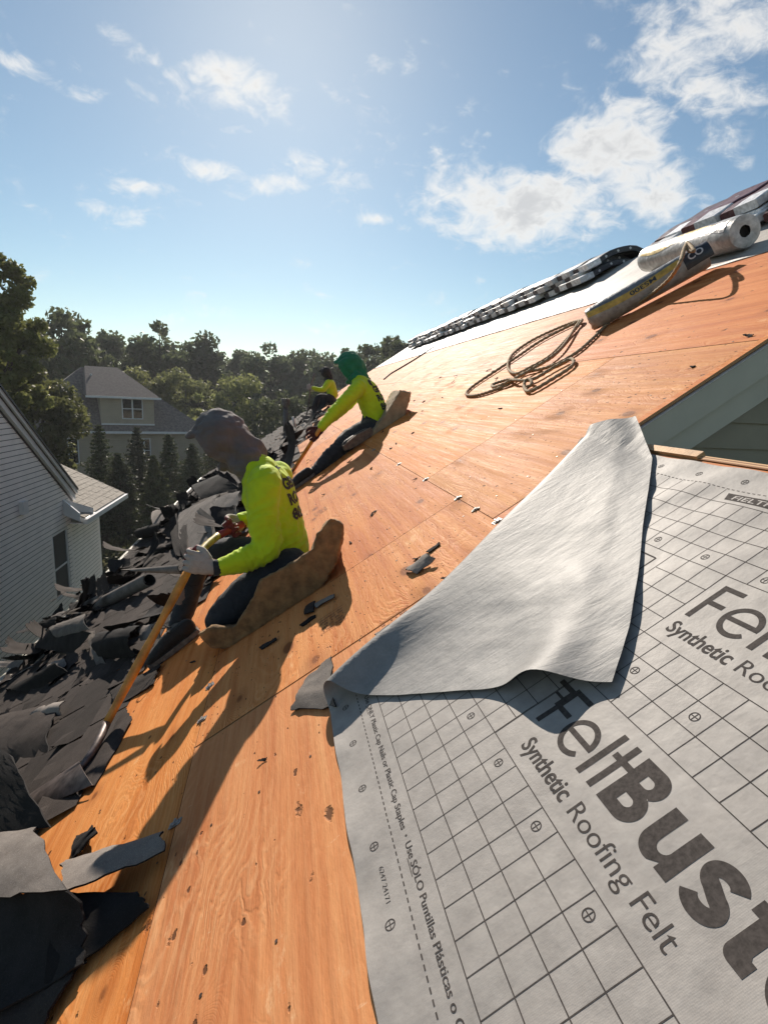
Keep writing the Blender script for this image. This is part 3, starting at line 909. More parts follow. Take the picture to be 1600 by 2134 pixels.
# wing roof in shingle courses
GX, GZ = WX + 0.42, -2.58
sl2 = math.tan(rad(26.0))
m = MB(); m.prism([L(GX, 13.9, GZ - 0.02), L(GX - 4.6, 13.9, GZ - 0.02 + 4.6 * sl2), L(GX - 4.6, 13.9, GZ - 0.14 + 4.6 * sl2), L(GX, 13.9, GZ - 0.14)], Vector((0, 3.72, 0)))
wroof = m.obj('wing_roof', M_WTRIM, nb)
rr = random.Random(8)
for k in range(28):
    x0 = GX + 0.02 - 0.15 * k; zz = GZ + 0.15 * k * sl2
    m = MB(); y = 13.86 + rr.uniform(-0.2, 0)
    while y < 17.66:
        wd = rr.choice((0.22, 0.3, 0.34, 0.18)); ya = max(13.86, y); yb = min(17.66, y + wd - 0.008)
        th = rr.choice((0.010, 0.016, 0.020))
        if yb > ya + 0.02:
            P = [L(x0, ya, zz + th), L(x0, yb, zz + th), L(x0 - 0.19, yb, zz + 0.19 * sl2 + 0.004), L(x0 - 0.19, ya, zz + 0.19 * sl2 + 0.004), L(x0, ya, zz - 0.01), L(x0, yb, zz - 0.01)]
            m.add(P, [(0, 1, 2, 3), (4, 5, 1, 0), (4, 0, 3), (5, 2, 1)])
        y += wd
    m.obj('shingle_course', M_ROOFTAN, wroof)
m = MB()
m.box(L(GX + 0.0, 13.85, GZ - 0.16), L(GX + 0.10, 17.72, GZ - 0.03))
m.obj('gutter', M_WTRIM, nb)
m = MB(); m.box(L(GX - 0.5, 13.9, GZ - 0.17), L(GX, 17.6, GZ - 0.15)); m.obj('soffit', M_WTRIM, nb)
m = MB(); m.box(L(WX2 - 0.01, 17.20, GROUND), L(WX2 + 0.04, 17.29, -2.6)); m.obj('corner_post', M_WTRIM, nb)
m = MB(); m.box(L(WX + 0.022, 11.28, -1.95), L(WX + 0.14, 11.50, -1.68)); m.obj('meter_box', M_WTRIM, nb)

# ------------------------------------------------------------------ beige house further back
fh = root('beige_house', 'beige house with hipped brown roof and a front dormer behind the cedars', 'house', (-18.3, 39.4, GROUND), (0, 0, rad(22)))
M_BEIGE = plain('beige_siding', (0.42, 0.355, 0.275), 0.6, var=0.05, scale=2)
def lap(mat, sc_):
    nt = mat.node_tree; b = NB(nt); bs = nt.nodes['Principled BSDF']
    tc = b.n('ShaderNodeTexCoord').outputs['Object']
    zz = b.math('FRACT', b.math('MULTIPLY', b.sep(tc)[2], sc_))
    b.put(bs.inputs['Normal'], b.bump(zz, 0.9, 0.03))
lap(M_BEIGE, 8.0)
M_BROOF = plain('brown_shingle_far', (0.195, 0.160, 0.140), 0.9, var=0.25, scale=6)
M_DROOF = plain('dark_shingle_far', (0.115, 0.095, 0.088), 0.9, var=0.2, scale=6)
lap(M_BROOF, 6.0)
H = GROUND
def fl(x, y, z): return Vector((x, y, z - H))
EZ = -2.3; FLn = 13.4; FDp = 9.5
m = MB(); m.box(fl(0.3, 0.4, H), fl(FLn - 0.3, FDp - 0.4, EZ)); m.obj('wall', M_BEIGE, fh)
m = MB()
A, B_, C_, D_ = fl(-0.2, 0, EZ), fl(FLn + 0.2, 0, EZ), fl(FLn + 0.2, FDp, EZ), fl(-0.2, FDp, EZ)
R1, R2 = fl(5.0, 4.6, 2.25), fl(7.4, 4.6, 2.25)
m.add([A, B_, C_, D_, R1, R2], [(0, 1, 5, 4), (1, 2, 5), (2, 3, 4, 5), (3, 0, 4), (0, 3, 2, 1)])
fr = m.obj('roof', M_BROOF, fh)
m = MB(); m.box(fl(-0.25, -0.14, EZ - 0.16), fl(FLn + 0.25, 0.0, EZ + 0.0)); m.obj('gutter', M_WTRIM, fh)
# dormer
d0, d1, dy = 5.8, 9.4, 0.35
dw = MB()
dw.prism([fl(d0, dy, -1.75), fl(d1, dy, -1.75), fl(d1, dy, 0.20), fl(d0, dy, 0.20)], Vector((0, 4.2, 0)))
dorm = dw.obj('dormer', M_BEIGE, fh)
m = MB()
e0, e1, f0 = d0 - 0.9, d1 + 0.4, dy - 0.45
m.add([fl(e0, f0, 0.2), fl(e1, f0, 0.2), fl(e1, 4.7, 0.2), fl(e0, 4.7, 0.2), fl(5.2, 3.9, 2.35), fl(7.45, 3.9, 2.35), ], [(0, 1, 5, 4), (1, 2, 5), (3, 0, 4), (2, 3, 4, 5)])
m.obj('dormer_roof', M_DROOF, dorm)
m = MB(); m.box(fl(e0 - 0.05, f0 - 0.1, 0.06), fl(e1 + 0.05, f0, 0.2)); m.obj('dormer_gutter', M_WTRIM, dorm)
m = MB(); m.box(fl(d0, dy - 0.05, -1.86), fl(d1, dy, -1.75)); m.obj('sill_board', M_WTRIM, dorm)
def far_window(x0, x1, z0, z1, y, parent):
    m = MB(); t = 0.07
    m.box(fl(x0 - t, y - 0.05, z0 - t), fl(x0, y, z1 + t)); m.box(fl(x1, y - 0.05, z0 - t), fl(x1 + t, y, z1 + t))
    m.box(fl(x0, y - 0.05, z0 - t), fl(x1, y, z0)); m.box(fl(x0, y - 0.05, z1), fl(x1, y, z1 + t))
    xm = (x0 + x1) / 2; m.box(fl(xm - 0.05, y - 0.05, z0), fl(xm + 0.05, y, z1))
    zm = (z0 + z1) / 2
    m.box(fl(x0, y - 0.035, zm - 0.025), fl(xm - 0.05, y, zm + 0.025)); m.box(fl(xm + 0.05, y - 0.035, zm - 0.025), fl(x1, y, zm + 0.025))
    wn = m.obj('window', M_WTRIM, parent)
    for a, c in ((x0, xm - 0.05), (xm + 0.05, x1)):
        MB().box(fl(a, y - 0.012, z0), fl(c, y - 0.004, z1)).obj('pane', M_GLASS, wn)
far_window(7.25, 8.55, -1.35, 0.02, dy, dorm)
far_window(8.2, 9.0, -4.6, -2.9, 0.4, fh)
far_window(3.0, 4.2, -4.6, -2.9, 0.4, fh)
m = MB(); m.tube([fl(5.5, 2.6, 1.0), fl(5.5, 2.6, 1.75)], 0.07, 8); m.tube([fl(5.5, 2.6, 1.2), fl(5.5, 2.6, 1.3)], 0.22, 8)
m.obj('vent_stack', M_WTRIM, fr)

# ------------------------------------------------------------------ trees
def leaf_mat(name, dark, light, trans=0.35):
    m, b, bs = new_mat(name)
    ge = b.n('ShaderNodeNewGeometry')
    n1 = b.noise(ge.outputs['Position'], 0.9, 3, 0.6); n2 = b.noise(ge.outputs['Position'], 7.0, 2, 0.6)
    c = b.mix(b.rng(n1, 0.35, 0.65), dark, light)
    c = b.mix(b.rng(n2, 0.4, 0.7, 0, 0.5), c, [x * 1.5 for x in light])
    oi = b.n('ShaderNodeObjectInfo').outputs['Random']
    hs = b.n('ShaderNodeHueSaturation'); b.put(hs.inputs['Value'], b.rng(oi, 0, 1, 0.72, 1.35)); b.put(hs.inputs['Hue'], b.rng(b.math('FRACT', b.math('MULTIPLY', oi, 5.7)), 0, 1, 0.475, 0.515)); b.put(hs.inputs['Saturation'], b.rng(b.math('FRACT', b.math('MULTIPLY', oi, 9.1)), 0, 1, 0.75, 1.05)); b.put(hs.inputs['Color'], c); c = hs.outputs[0]
    b.put(bs.inputs['Base Color'], c); bs.inputs['Roughness'].default_value = 0.6
    bs.inputs['Specular IOR Level'].default_value = 0.25
    tr = b.n('ShaderNodeBsdfTranslucent'); b.put(tr.inputs[0], b.mix(0.5, c, [x * 1.6 for x in light]))
    mx = b.n('ShaderNodeMixShader'); mx.inputs[0].default_value = trans
    b.nt.links.new(bs.outputs[0], mx.inputs[1]); b.nt.links.new(tr.outputs[0], mx.inputs[2])
    b.nt.links.new(mx.outputs[0], b.nt.nodes['Material Output'].inputs[0])
    return m
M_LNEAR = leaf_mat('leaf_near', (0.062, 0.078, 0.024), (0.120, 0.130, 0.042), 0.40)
M_LMID = leaf_mat('leaf_mid_sunlit', (0.085, 0.105, 0.032), (0.155, 0.168, 0.058), 0.45)
M_LFAR = leaf_mat('leaf_far_and_shaded', (0.042, 0.058, 0.028), (0.080, 0.096, 0.044), 0.40)
M_LCON = leaf_mat('cedar_foliage', (0.040, 0.052, 0.026), (0.075, 0.086, 0.042), 0.2)
M_LSHRUB = leaf_mat('shrub_leaf', (0.050, 0.060, 0.022), (0.13, 0.125, 0.060), 0.3)
M_BARK = plain('bark', (0.060, 0.048, 0.038), 0.95, var=0.35, scale=14, bump=0.6, bscale=60)

def leaf_quads(rg, centers, radii, per, size, flat=1.0, droop=0.0):
    """rhombic leaves scattered in clumps; returns V (4n x 3), F"""
    P = []
    for c, r, k in zip(centers, radii, per):
        q = rg.normal(size=(k, 3)); q /= np.linalg.norm(q, axis=1)[:, None] + 1e-9
        q *= (rg.random((k, 1)) ** 0.45) * r
        q[:, 2] *= flat
        P.append(q + c)
    P = np.vstack(P); n = len(P)
    d = rg.normal(size=(n, 3)); d /= np.linalg.norm(d, axis=1)[:, None]
    d[:, 2] -= droop; d /= np.linalg.norm(d, axis=1)[:, None]
    e = rg.normal(size=(n, 3)); e -= d * (e * d).sum(1)[:, None]; e /= np.linalg.norm(e, axis=1)[:, None]
    s = size * (0.6 + 0.8 * rg.random((n, 1)))
    V = np.empty((n, 4, 3))
    V[:, 0] = P - d * s * 0.5; V[:, 1] = P + e * s * 0.28; V[:, 2] = P + d * s * 0.5; V[:, 3] = P - e * s * 0.28
    return V.reshape(-1, 3), np.arange(4 * n).reshape(n, 4)

def tree(name, label, x, y, top, rx_, crown_low, nleaf, leaf, mat, seed, group=None, lean=0.0, clumps=46, cf=0.30, zb=GROUND, cat='tree'):
    rg = np.random.default_rng(seed)
    t = root(name, label, cat, (x, y, zb), group=group)
    H = top - zb; cl = crown_low - zb
    cz = (H + cl) / 2; rz_ = (H - cl) / 2
    asp = 0.72 + 0.5 * rg.random(6)
    C = []; Rr = []
    for _ in range(clumps):
        q = rg.normal(size=3); q /= np.linalg.norm(q); k = rg.random() ** 0.33 * 0.80 + 0.06
        w_ = 1.0 - 0.30 * max(0, q[2] * k)
        w_ *= asp[int((math.atan2(q[1], q[0]) + math.pi) * 0.95) % 6]
        C.append((q[0] * k * rx_ * w_ + lean * (q[2] * k), q[1] * k * rx_ * w_, cz + q[2] * k * rz_)); Rr.append(cf * rx_ * (0.35 + 0.9 * rg.random()))
    C = np.array(C); Rr = np.array(Rr)
    per = np.maximum(20, (nleaf * Rr ** 2 / (Rr ** 2).sum()).astype(int))
    V, F = leaf_quads(rg, C, Rr, per, leaf, 0.78)
    tri_mesh_fast('crown', V, F, mat, t)
    m = MB()
    tr = 0.018 * H + 0.05
    spine = [Vector((0, 0, -0.3)), Vector((0.1 * lean, 0, cl * 0.6)), Vector((0.3 * lean, 0.1, cl + 0.3 * (H - cl))), Vector((0.6 * lean, 0, cl + 0.75 * (H - cl)))]
    m.tube(spine, [tr, tr * 0.8, tr * 0.5, tr * 0.15], 8)
    for i in rg.choice(len(C), min(16, len(C)), replace=False):
        e = Vector(C[i]); f = min(0.9, max(0.25, (e.z - 0.35 * rx_) / H))
        s0 = Vector((0.2 * lean, 0, f * H * 0.8))
        m.tube([s0, s0.lerp(e, 0.55) + Vector((0, 0, 0.05 * rx_)), e], [tr * 0.34, tr * 0.2, tr * 0.05], 5)
    m.obj('trunk', M_BARK, t, True)
    return t
def conifer(name, label, x, y, top, r, nleaf, seed, group):
    rg = np.random.default_rng(seed)
    t = root(name, label, 'tree', (x, y, GROUND), group=group)
    H = top - GROUND
    m = MB(); m.tube([Vector((0, 0, -0.3)), Vector((0.05, 0, H * 0.5)), Vector((0, 0, H * 0.985))], [0.14, 0.08, 0.012], 7)
    C = []; Rr = []
    lev = 30; side = rg.random(8) * 0.7 + 0.6
    for k in range(lev):
        f = k / (lev - 1); zz = H * (0.10 + 0.88 * f); rad_ = r * (1 - f) ** 0.8 * (0.8 + 0.35 * rg.random()) + 0.06
        nb_ = int(5 + 5 * (1 - f)); a0 = rg.random() * 6.28
        for i in range(nb_):
            a = a0 + 6.283 * i / nb_ + rg.normal() * 0.2; L_ = rad_ * (0.6 + 0.6 * rg.random()) * side[int((a % 6.283) / 6.2832 * 8) % 8]
            e = Vector((math.cos(a) * L_, math.sin(a) * L_, zz + 0.18 * L_))
            m.tube([Vector((0, 0, zz)), e], [0.02, 0.005], 4)
            for q in (0.35, 0.6, 0.8, 1.0):
                p = Vector((0, 0, zz)).lerp(e, q); C.append((p.x, p.y, p.z + 0.03)); Rr.append(0.11 + 0.20 * L_ * 0.5)
    m.obj('trunk', M_BARK, t, True)
    C = np.array(C); Rr = np.array(Rr)
    per = np.full(len(C), max(3, nleaf // len(C)))
    V, F = leaf_quads(rg, C, Rr, per, 0.17, 0.45, -0.5)
    tri_mesh_fast('crown', V, F, M_LCON, t)
    return t
tree('shade_tree', 'tall leafy tree at the left edge rising above the white house', -12.7, 26.0, 8.0, 2.7, -3.5, 30000, 0.22, M_LNEAR, 25, clumps=120, cf=0.21)
tree('shade_tree', 'spreading lower tree in front of the beige house roof', -12.4, 29.0, 2.2, 2.9, -4.4, 17000, 0.24, M_LNEAR, 6, clumps=52, cf=0.28)
tree('shade_tree', 'leafy tree beside the white house gable under the tall one', -14.4, 24.0, 2.0, 3.4, -5.0, 15000, 0.24, M_LNEAR, 16, clumps=44, cf=0.28)
bgl = 'dark tree in the tall tree line along the horizon'
bgg = 'trees of the background tree line'
BGT = ((30, 640, 66, 5.5), (120, 632, 58, 5.0), (175, 655, 62, 4.2), (235, 668, 72, 4.6), (330, 650, 70, 4.8), (280, 690, 80, 6), (395, 690, 74, 4.6), (445, 690, 76, 4.4), (380, 720, 86, 7),
                                      (515, 712, 82, 3.8), (565, 700, 76, 4.6), (625, 708, 80, 4.8), (690, 695, 72, 4.8), (750, 692, 70, 4.6), (815, 700, 66, 4.0), (850, 694, 60, 3.2), (660, 735, 90, 8), (560, 745, 92, 8), (470, 740, 95, 8), (800, 730, 88, 8), (900, 715, 75, 5))
for k, (px, py, Y, rx_) in enumerate(BGT):
    p = at(px, py, Y)
    lab = 'dark woodland tree on the skyline, %s from the left' % ORD[sorted(q[0] for q in BGT).index(px)]
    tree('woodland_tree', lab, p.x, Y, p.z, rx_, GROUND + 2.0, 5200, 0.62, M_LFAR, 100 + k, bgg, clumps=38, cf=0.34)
for k, (px, py, Y, rx_, lb) in enumerate(((290, 750, 52, 3.4, 'sunlit green tree just behind the beige house chimney side'), (385, 752, 53, 4.0, 'broad sunlit green tree right of the beige house roof'),
                                          (500, 765, 50, 3.6, 'sunlit green tree left of the grey-hooded worker gap'), (440, 800, 48, 2.8, 'small sunlit tree between the two broad green trees'), (600, 800, 46, 3.6, 'shaded green tree behind the vent pipe'), (690, 790, 44, 3.4, 'shaded green tree behind the green-hooded worker'), (770, 800, 46, 3.4, 'shaded green tree behind the far plywood edge'))):
    p = at(px, py, Y)
    tree('understorey_tree', lb, p.x, Y, p.z, rx_, GROUND + 1.2, 7000, 0.34, M_LMID if k < 4 else M_LFAR, 200 + k, 'green trees in front of the tree line', clumps=44, cf=0.30)  # sunlit trees take the paler leaf, shaded ones the darker: light in the colour
for k, (px, py, Y, r, lb) in enumerate(((205, 885, 31, 1.5, 'leftmost dark cedar in front of the beige house'), (285, 890, 33, 1.5, 'dark cedar in front of the beige house dormer window'), (350, 905, 32, 1.6, 'dark cedar at the right corner of the beige house'),
                                        (245, 945, 30, 1.5, 'short dark cedar between the two taller cedars'), (400, 925, 34, 1.8, 'dark cedar behind the grey-hooded worker'), (318, 950, 29, 1.4, 'short dark cedar below the beige house eave'), (455, 900, 38, 2.2, 'dark cedar right of the grey hood'), (530, 880, 40, 2.4, 'dark cedar left of the vent pipe'))):
    p = at(px, py, Y)
    conifer('cedar_tree', lb, p.x, Y, p.z, r, 7500, 300 + k, 'cedars along the lot line')
rg = np.random.default_rng(77)
C = []; Rr = []
for _ in range(420):
    y = rg.uniform(22, 46); x = -4.0 - 0.17 * (y - 20) * 1.2 + rg.uniform(-7, 6)
    C.append((x, y, GROUND + rg.uniform(0.1, 0.9))); Rr.append(rg.uniform(0.3, 0.8))
V, F = leaf_quads(rg, np.array(C), np.array(Rr), np.full(len(C), 60), 0.20, 0.7)
tag(tri_mesh_fast('ground_cover', V, F, M_LSHRUB), 'low mixed shrubs and weeds below the cedars', 'shrubs', kind='stuff')
# ------------------------------------------------------------------ old shingles below the tear-off line
def rp(px, py, n=0.0):
    """roof coordinates of a sight line at height n above the deck"""
    d = w2r(RT * ((px - 800) / FPX) + DN * ((py - 1067) / FPX) + FW); c = w2r(CAM)
    return c + d * ((n - c.z) / d.z)
def shingle_mat(name, c0, c1, rough=0.9, sheen=0.2):
    m, b, bs = new_mat(name)
    oi = b.n('ShaderNodeObjectInfo').outputs['Random']
    tc = b.n('ShaderNodeTexCoord').outputs['Object']
    g = b.noise(tc, 420.0, 2, 0.7); p = b.noise(tc, 9.0, 4, 0.65); q = b.noise(tc, 60.0, 3, 0.6)
    c = b.mix(b.rng(p, 0.32, 0.70), c0, c1)
    c = b.mix(b.rng(g, 0.55, 0.75, 0, 0.45), c, [min(1, x * 2.6) for x in c1])
    c = b.mix(b.rng(q, 0.60, 0.78, 0, 0.5), c, [x * 0.45 for x in c0])
    hs = b.n('ShaderNodeHueSaturation'); b.put(hs.inputs['Value'], b.rng(oi, 0, 1, 0.65, 1.35)); b.put(hs.inputs['Color'], c)
    b.put(bs.inputs['Base Color'], hs.outputs[0])
    bs.inputs['Roughness'].default_value = rough; bs.inputs['Specular IOR Level'].default_value = sheen
    b.put(bs.inputs['Normal'], b.bump(b.math('ADD', g, b.math('MULTIPLY', q, 0.7)), 0.5, 0.002))
    return m
M_SHING = shingle_mat('weathered_shingle', (0.026, 0.020, 0.018), (0.050, 0.040, 0.035))
M_SHINGB = shingle_mat('asphalt_back', (0.011, 0.010, 0.010), (0.024, 0.022, 0.022), 0.85, 0.15)
M_SHINGLIT = shingle_mat('sunlit_grey_shingle', (0.135, 0.115, 0.102), (0.22, 0.195, 0.175))  # paler copy of the shingle colour, with the sunlit look put into it

TEAR = [(-3, -0.92), (-0.6, -0.80), (-0.22, -0.82), (0.07, -0.90), (0.44, -1.10), (0.8, -1.00), (1.3, -1.00), (1.9, -0.84), (2.2, -0.72), (3.4, -0.38), (4.7, -0.13), (6.0, 0.08), (8.0, 0.42), (10.0, 0.80), (12.5, 1.30), (15.6, 1.9)]
def tear(v):
    for (a, p), (c, q) in zip(TEAR[:-1], TEAR[1:]):
        if a <= v <= c: return p + (q - p) * (v - a) / (c - a)
    return 1.9
def strip_mesh(seed):
    """three-tab strip, 0.91 x 0.19 m: butt end raised, tabs slotted, corners curling"""
    rg = random.Random(seed); mb = MB()
    nv_ = 9
    for tab in range(3):
        y0 = tab * 0.304; y1 = y0 + 0.290
        curl = rg.choice((0, 0.003, 0.006, 0.014, 0.026)); short = rg.uniform(0, 0.020)
        V = []
        for i, (u, h) in enumerate(((0.0 + short, 0.019), (0.06, 0.015), (0.19, 0.003))):
            for j in range(4):
                f = j / 3; lift = (curl * (f if rg.random() < 0.6 else 1 - f) * (1 - i / 2.0) ** 2)
                V.append((u + (rg.uniform(-0.004, 0.004) if i == 0 else 0), y0 + (y1 - y0) * f, h + lift))
        F = [(i * 4 + j, i * 4 + j + 1, i * 4 + j + 5, i * 4 + j + 4) for i in range(2) for j in range(3)]
        k = 12
        V += [(V[j][0], V[j][1], V[j][2] - 0.010) for j in range(4)]
        F += [(k + j, k + j + 1, j + 1, j) for j in range(3)]
        mb.add(V, [tuple(reversed(f)) if False else f for f in F])
    return mb
# part of the house: the layer that is still nailed down
old = MB(); 
roof_box(old, EAVE + 0.01, -1.35, V0, 2.0, 0.0005, 0.0025); roof_box(old, EAVE + 0.01, -1.0, 2.0, 4.0, 0.0005, 0.0025); roof_box(old, EAVE + 0.01, -0.6, 4.0, V1, 0.0005, 0.0025)
oldl = old.obj('old_shingle_layer', M_SHINGB, house)
protos = []
for s in range(7):
    o = strip_mesh(50 + s).obj('shingle_strip', M_SHING, oldl); protos.append([o, False])
rs = random.Random(21)
cand = []
k = 0
u = EAVE + 0.005
while u < 1.75:
    v = -1.6 + (0.305 * (k % 3)) + rs.uniform(-0.05, 0.05)
    while v < V1 - 0.2:
        if u + 0.17 < min(tear(v), tear(v + 0.9)) + rs.uniform(-0.20, 0.10): cand.append((u, v))
        v += 0.915
    u += 0.136; k += 1
cand.sort(key=lambda c: c[1] * 1.0 + abs(c[0] + 1) * 0.4)
near, far = cand[:298], cand[298:]
for i, (u, v) in enumerate(near):
    pr = rs.choice(protos)
    if not pr[1]: o = pr[0]; pr[1] = True
    else: o = copy_part(pr[0], oldl)
    o.location = r2w(u, v, 0.003 + rs.uniform(0, 0.003)); o.rotation_euler = (rs.uniform(-0.01, 0.01), -PITCH + rs.uniform(-0.02, 0.006), rs.uniform(-0.01, 0.01))
for pr in protos:
    if not pr[1]: bpy.data.objects.remove(pr[0])
mb = MB()
for u, v in far:
    sm = strip_mesh(rs.randrange(50, 58))
    mb.add([r2w(u + a, v + b_, c + 0.004) for a, b_, c in sm.v], sm.f)
if far: tag(mb.obj('shingle_strips_far', M_SHING, oldl), kind='stuff')

# ------------------------------------------------------------------ torn pieces
def sheet_mesh(P, nu, nv, th=0.0035):
    """closed thin sheet from a grid of points (rows along u)"""
    V = []; W = []
    for i in range(nu):
        for j in range(nv):
            a = P[min(i + 1, nu - 1)][j] - P[max(i - 1, 0)][j]; c = P[i][min(j + 1, nv - 1)] - P[i][max(j - 1, 0)]
            n = a.cross(c); n = n.normalized() if n.length > 1e-12 else Vector((0, 0, 1))
            V.append(P[i][j] + n * th * 0.5); W.append(P[i][j] - n * th * 0.5)
    K = nu * nv; F = []; Mi = []
    for i in range(nu - 1):
        for j in range(nv - 1):
            a = i * nv + j
            F.append((a, a + nv, a + nv + 1, a + 1)); Mi.append(0)
            F.append((K + a, K + a + 1, K + a + nv + 1, K + a + nv)); Mi.append(1)
    T_ = V + W
    for L_ in ([i * nv for i in range(nu)], [i * nv + nv - 1 for i in range(nu)], list(range(nv)), [(nu - 1) * nv + j for j in range(nv)]):
        b0 = len(T_); n_ = len(L_)
        T_ = T_ + [V[a] for a in L_] + [W[a] for a in L_]       # edge faces keep their own corners: crisp rims
        for q in range(n_ - 1): F.append((b0 + q, b0 + q + 1, b0 + n_ + q + 1, b0 + n_ + q)); Mi.append(1)
    return T_, F, Mi
def jag(rg, n, amp):
    x = [rg.uniform(-1, 1) * amp for _ in range(n)]
    return [x[i] * 0.6 + x[max(0, i - 1)] * 0.4 for i in range(n)]
def torn_mesh(seed, Lu, Lv, bend, twist=0.0, amp=0.02, axis=0.0):
    """torn rectangle bent to a curl of angle `bend` along its length"""
    rg = random.Random(seed); nu, nv = 15, 10
    j0, j1 = jag(rg, nu, amp), jag(rg, nu, amp); i0, i1 = jag(rg, nv, amp * 1.5), jag(rg, nv, amp * 1.5)
    P = []
    for i in range(nu):
        row = []
        for j in range(nv):
            f, g = i / (nu - 1), j / (nv - 1)
            a = Lu * f + i0[j] * (1 - f) + i1[j] * f; c = Lv * (g - 0.5) + j0[i] * (1 - g) + j1[i] * g
            t = bend * a / Lu + axis * g
            if abs(bend) > 0.05:
                R = Lu / bend; x = R * math.sin(t); z = R * (1 - math.cos(t))
            else: x, z = a, 0.0
            z += twist * (f - 0.5) * c + 0.020 * nz(a * 1.0, c, 8, seed) + 0.010 * nz(a, c, 19, seed) + 0.004 * nz(a, c, 45, seed)
            row.append(Vector((x, c, z)))
        P.append(row)
    return sheet_mesh(P, nu, nv)
def torn_proto(name, args, mats):
    V, F, Mi = torn_mesh(*args)
    me = bpy.data.meshes.new(name); me.from_pydata([tuple(v) for v in V], [], F); me.update()
    for m in mats: me.materials.append(m)
    me.polygons.foreach_set('material_index', Mi); me.polygons.foreach_set('use_smooth', [True] * len(F))
    return me
MS = [M_SHING, M_SHINGB]; MG = [M_SHINGLIT, M_SHINGB]; MBB = [M_SHINGB, M_SHINGB]
tm = [torn_proto('torn_shingle', a, m) for a, m in (((1, .34, .20, 0.4, .6), MS), ((2, .42, .24, 1.6, .3), MS), ((3, .30, .30, -0.7, .8), MS), ((4, .55, .18, 0.9, -.6), MS), ((5, .36, .26, 2.6, .1), MS),
      ((6, .24, .14, 0.3, .4), MS), ((7, .60, .30, 0.5, .9), MBB), ((8, .28, .22, -1.6, .5), MS), ((9, .70, .26, 1.2, .2), MS), ((10, .40, .34, 3.6, .0), MBB), ((11, .20, .12, 0.2, 0, .015), MS), ((12, .50, .10, 0.3, .5, .012), MG))]
PILE = 'torn dark asphalt shingle in the heap of tear-off along the eave'
PILEG = 'torn shingles heaped below the tear-off line'
def drop(me, u, v, n, rz_, tilt, roll, label=PILE, group=PILEG, name='torn_shingle', sc_=1.0):
    o = bpy.data.objects.new(name, me); COL.objects.link(o)
    Mr = Matrix.Rotation(-PITCH, 4, 'Y') @ Matrix.Rotation(rz_, 4, 'Z') @ Matrix.Rotation(tilt, 4, 'Y') @ Matrix.Rotation(roll, 4, 'X') @ Matrix.Scale(sc_, 4)
    o.matrix_world = Matrix.Translation(r2w(u, v, n)) @ Mr
    return tag(o, label, 'shingle', group)
rs = random.Random(33)
def pile(n, fu, fv, fn, tiltmax, group=PILEG, label=PILE):
    for _ in range(n):
        v = fv(); u = fu(v)
        drop(rs.choice(tm), u, v, fn(), rs.uniform(0, 6.28), rs.uniform(-tiltmax, tiltmax), rs.uniform(-tiltmax, tiltmax), label, group, sc_=rs.uniform(0.7, 1.15))
FLAT = [tm[0], tm[3], tm[5], tm[10], tm[11], tm[6]]
MIX = tm[:4] + tm[5:9] + FLAT + FLAT + FLAT
def heap(n, fu, fv, fn, tm_, label=PILE, kinds=None):
    for _ in range(n):
        v = fv(); u = fu(v)
        drop(rs.choice(kinds or MIX), u, v, fn(), rs.choice((0, 1.57, 3.14, 4.71)) + rs.gauss(0, 0.35), rs.gauss(0, tm_), rs.gauss(0, tm_), label, PILEG, sc_=rs.uniform(0.45, 0.95))
# along the tear-off edge
heap(44, lambda v: tear(v) - rs.uniform(0.05, 0.45), lambda: rs.uniform(1.9, 5.0), lambda: rs.uniform(0.015, 0.07), 0.14, 'torn shingle lying flat by the tear-off edge behind the nearest worker')
heap(80, lambda v: tear(v) - rs.uniform(0.05, 1.0), lambda: rs.uniform(4.6, 14.0), lambda: rs.uniform(0.015, 0.11), 0.14, 'torn shingle in the flat heap between the second and the distant worker')
# heap near the eave, running away from the camera
heap(48, lambda v: -2.50 + rs.gauss(0, 0.34), lambda: rs.uniform(3.2, 5.6), lambda: abs(rs.gauss(0, 0.04)) + 0.02, 0.15, 'torn shingle in the heap beside the white house window')
heap(74, lambda v: -2.30 + 0.10 * (v - 4) + rs.gauss(0, 0.40), lambda: rs.uniform(4.6, 11.0), lambda: abs(rs.gauss(0, 0.075)) + 0.02, 0.18, 'torn shingle in the tall heap left of the nearest worker')
heap(12, lambda v: rs.uniform(-2.9, -1.3), lambda: rs.uniform(0.3, 3.0), lambda: rs.uniform(0.012, 0.02), 0.03, 'torn shingle strewn on the old roofing at the left edge', [tm[5], tm[10], tm[11], tm[0]])
# small scraps on the clean deck
scr = [torn_proto('shingle_scrap', (60 + k, rs.uniform(.02, .06), rs.uniform(.008, .02), rs.uniform(-.5, .8), .3, .004), MS) for k in range(5)]
for _ in range(46):
    v = rs.uniform(-0.3, 5.5); u = rs.uniform(max(tear(v), -0.9) + 0.05, 1.9)
    if v < 0.3 and u > -0.16: continue
    if u > 1.05 and v < 0.75: continue
    drop(rs.choice(scr), u, v, 0.004, rs.uniform(0, 6.28), 0, 0, 'tiny shingle scrap lying on the bare plywood', 'shingle scraps on the plywood', 'shingle_scrap', rs.uniform(0.5, 1.1))

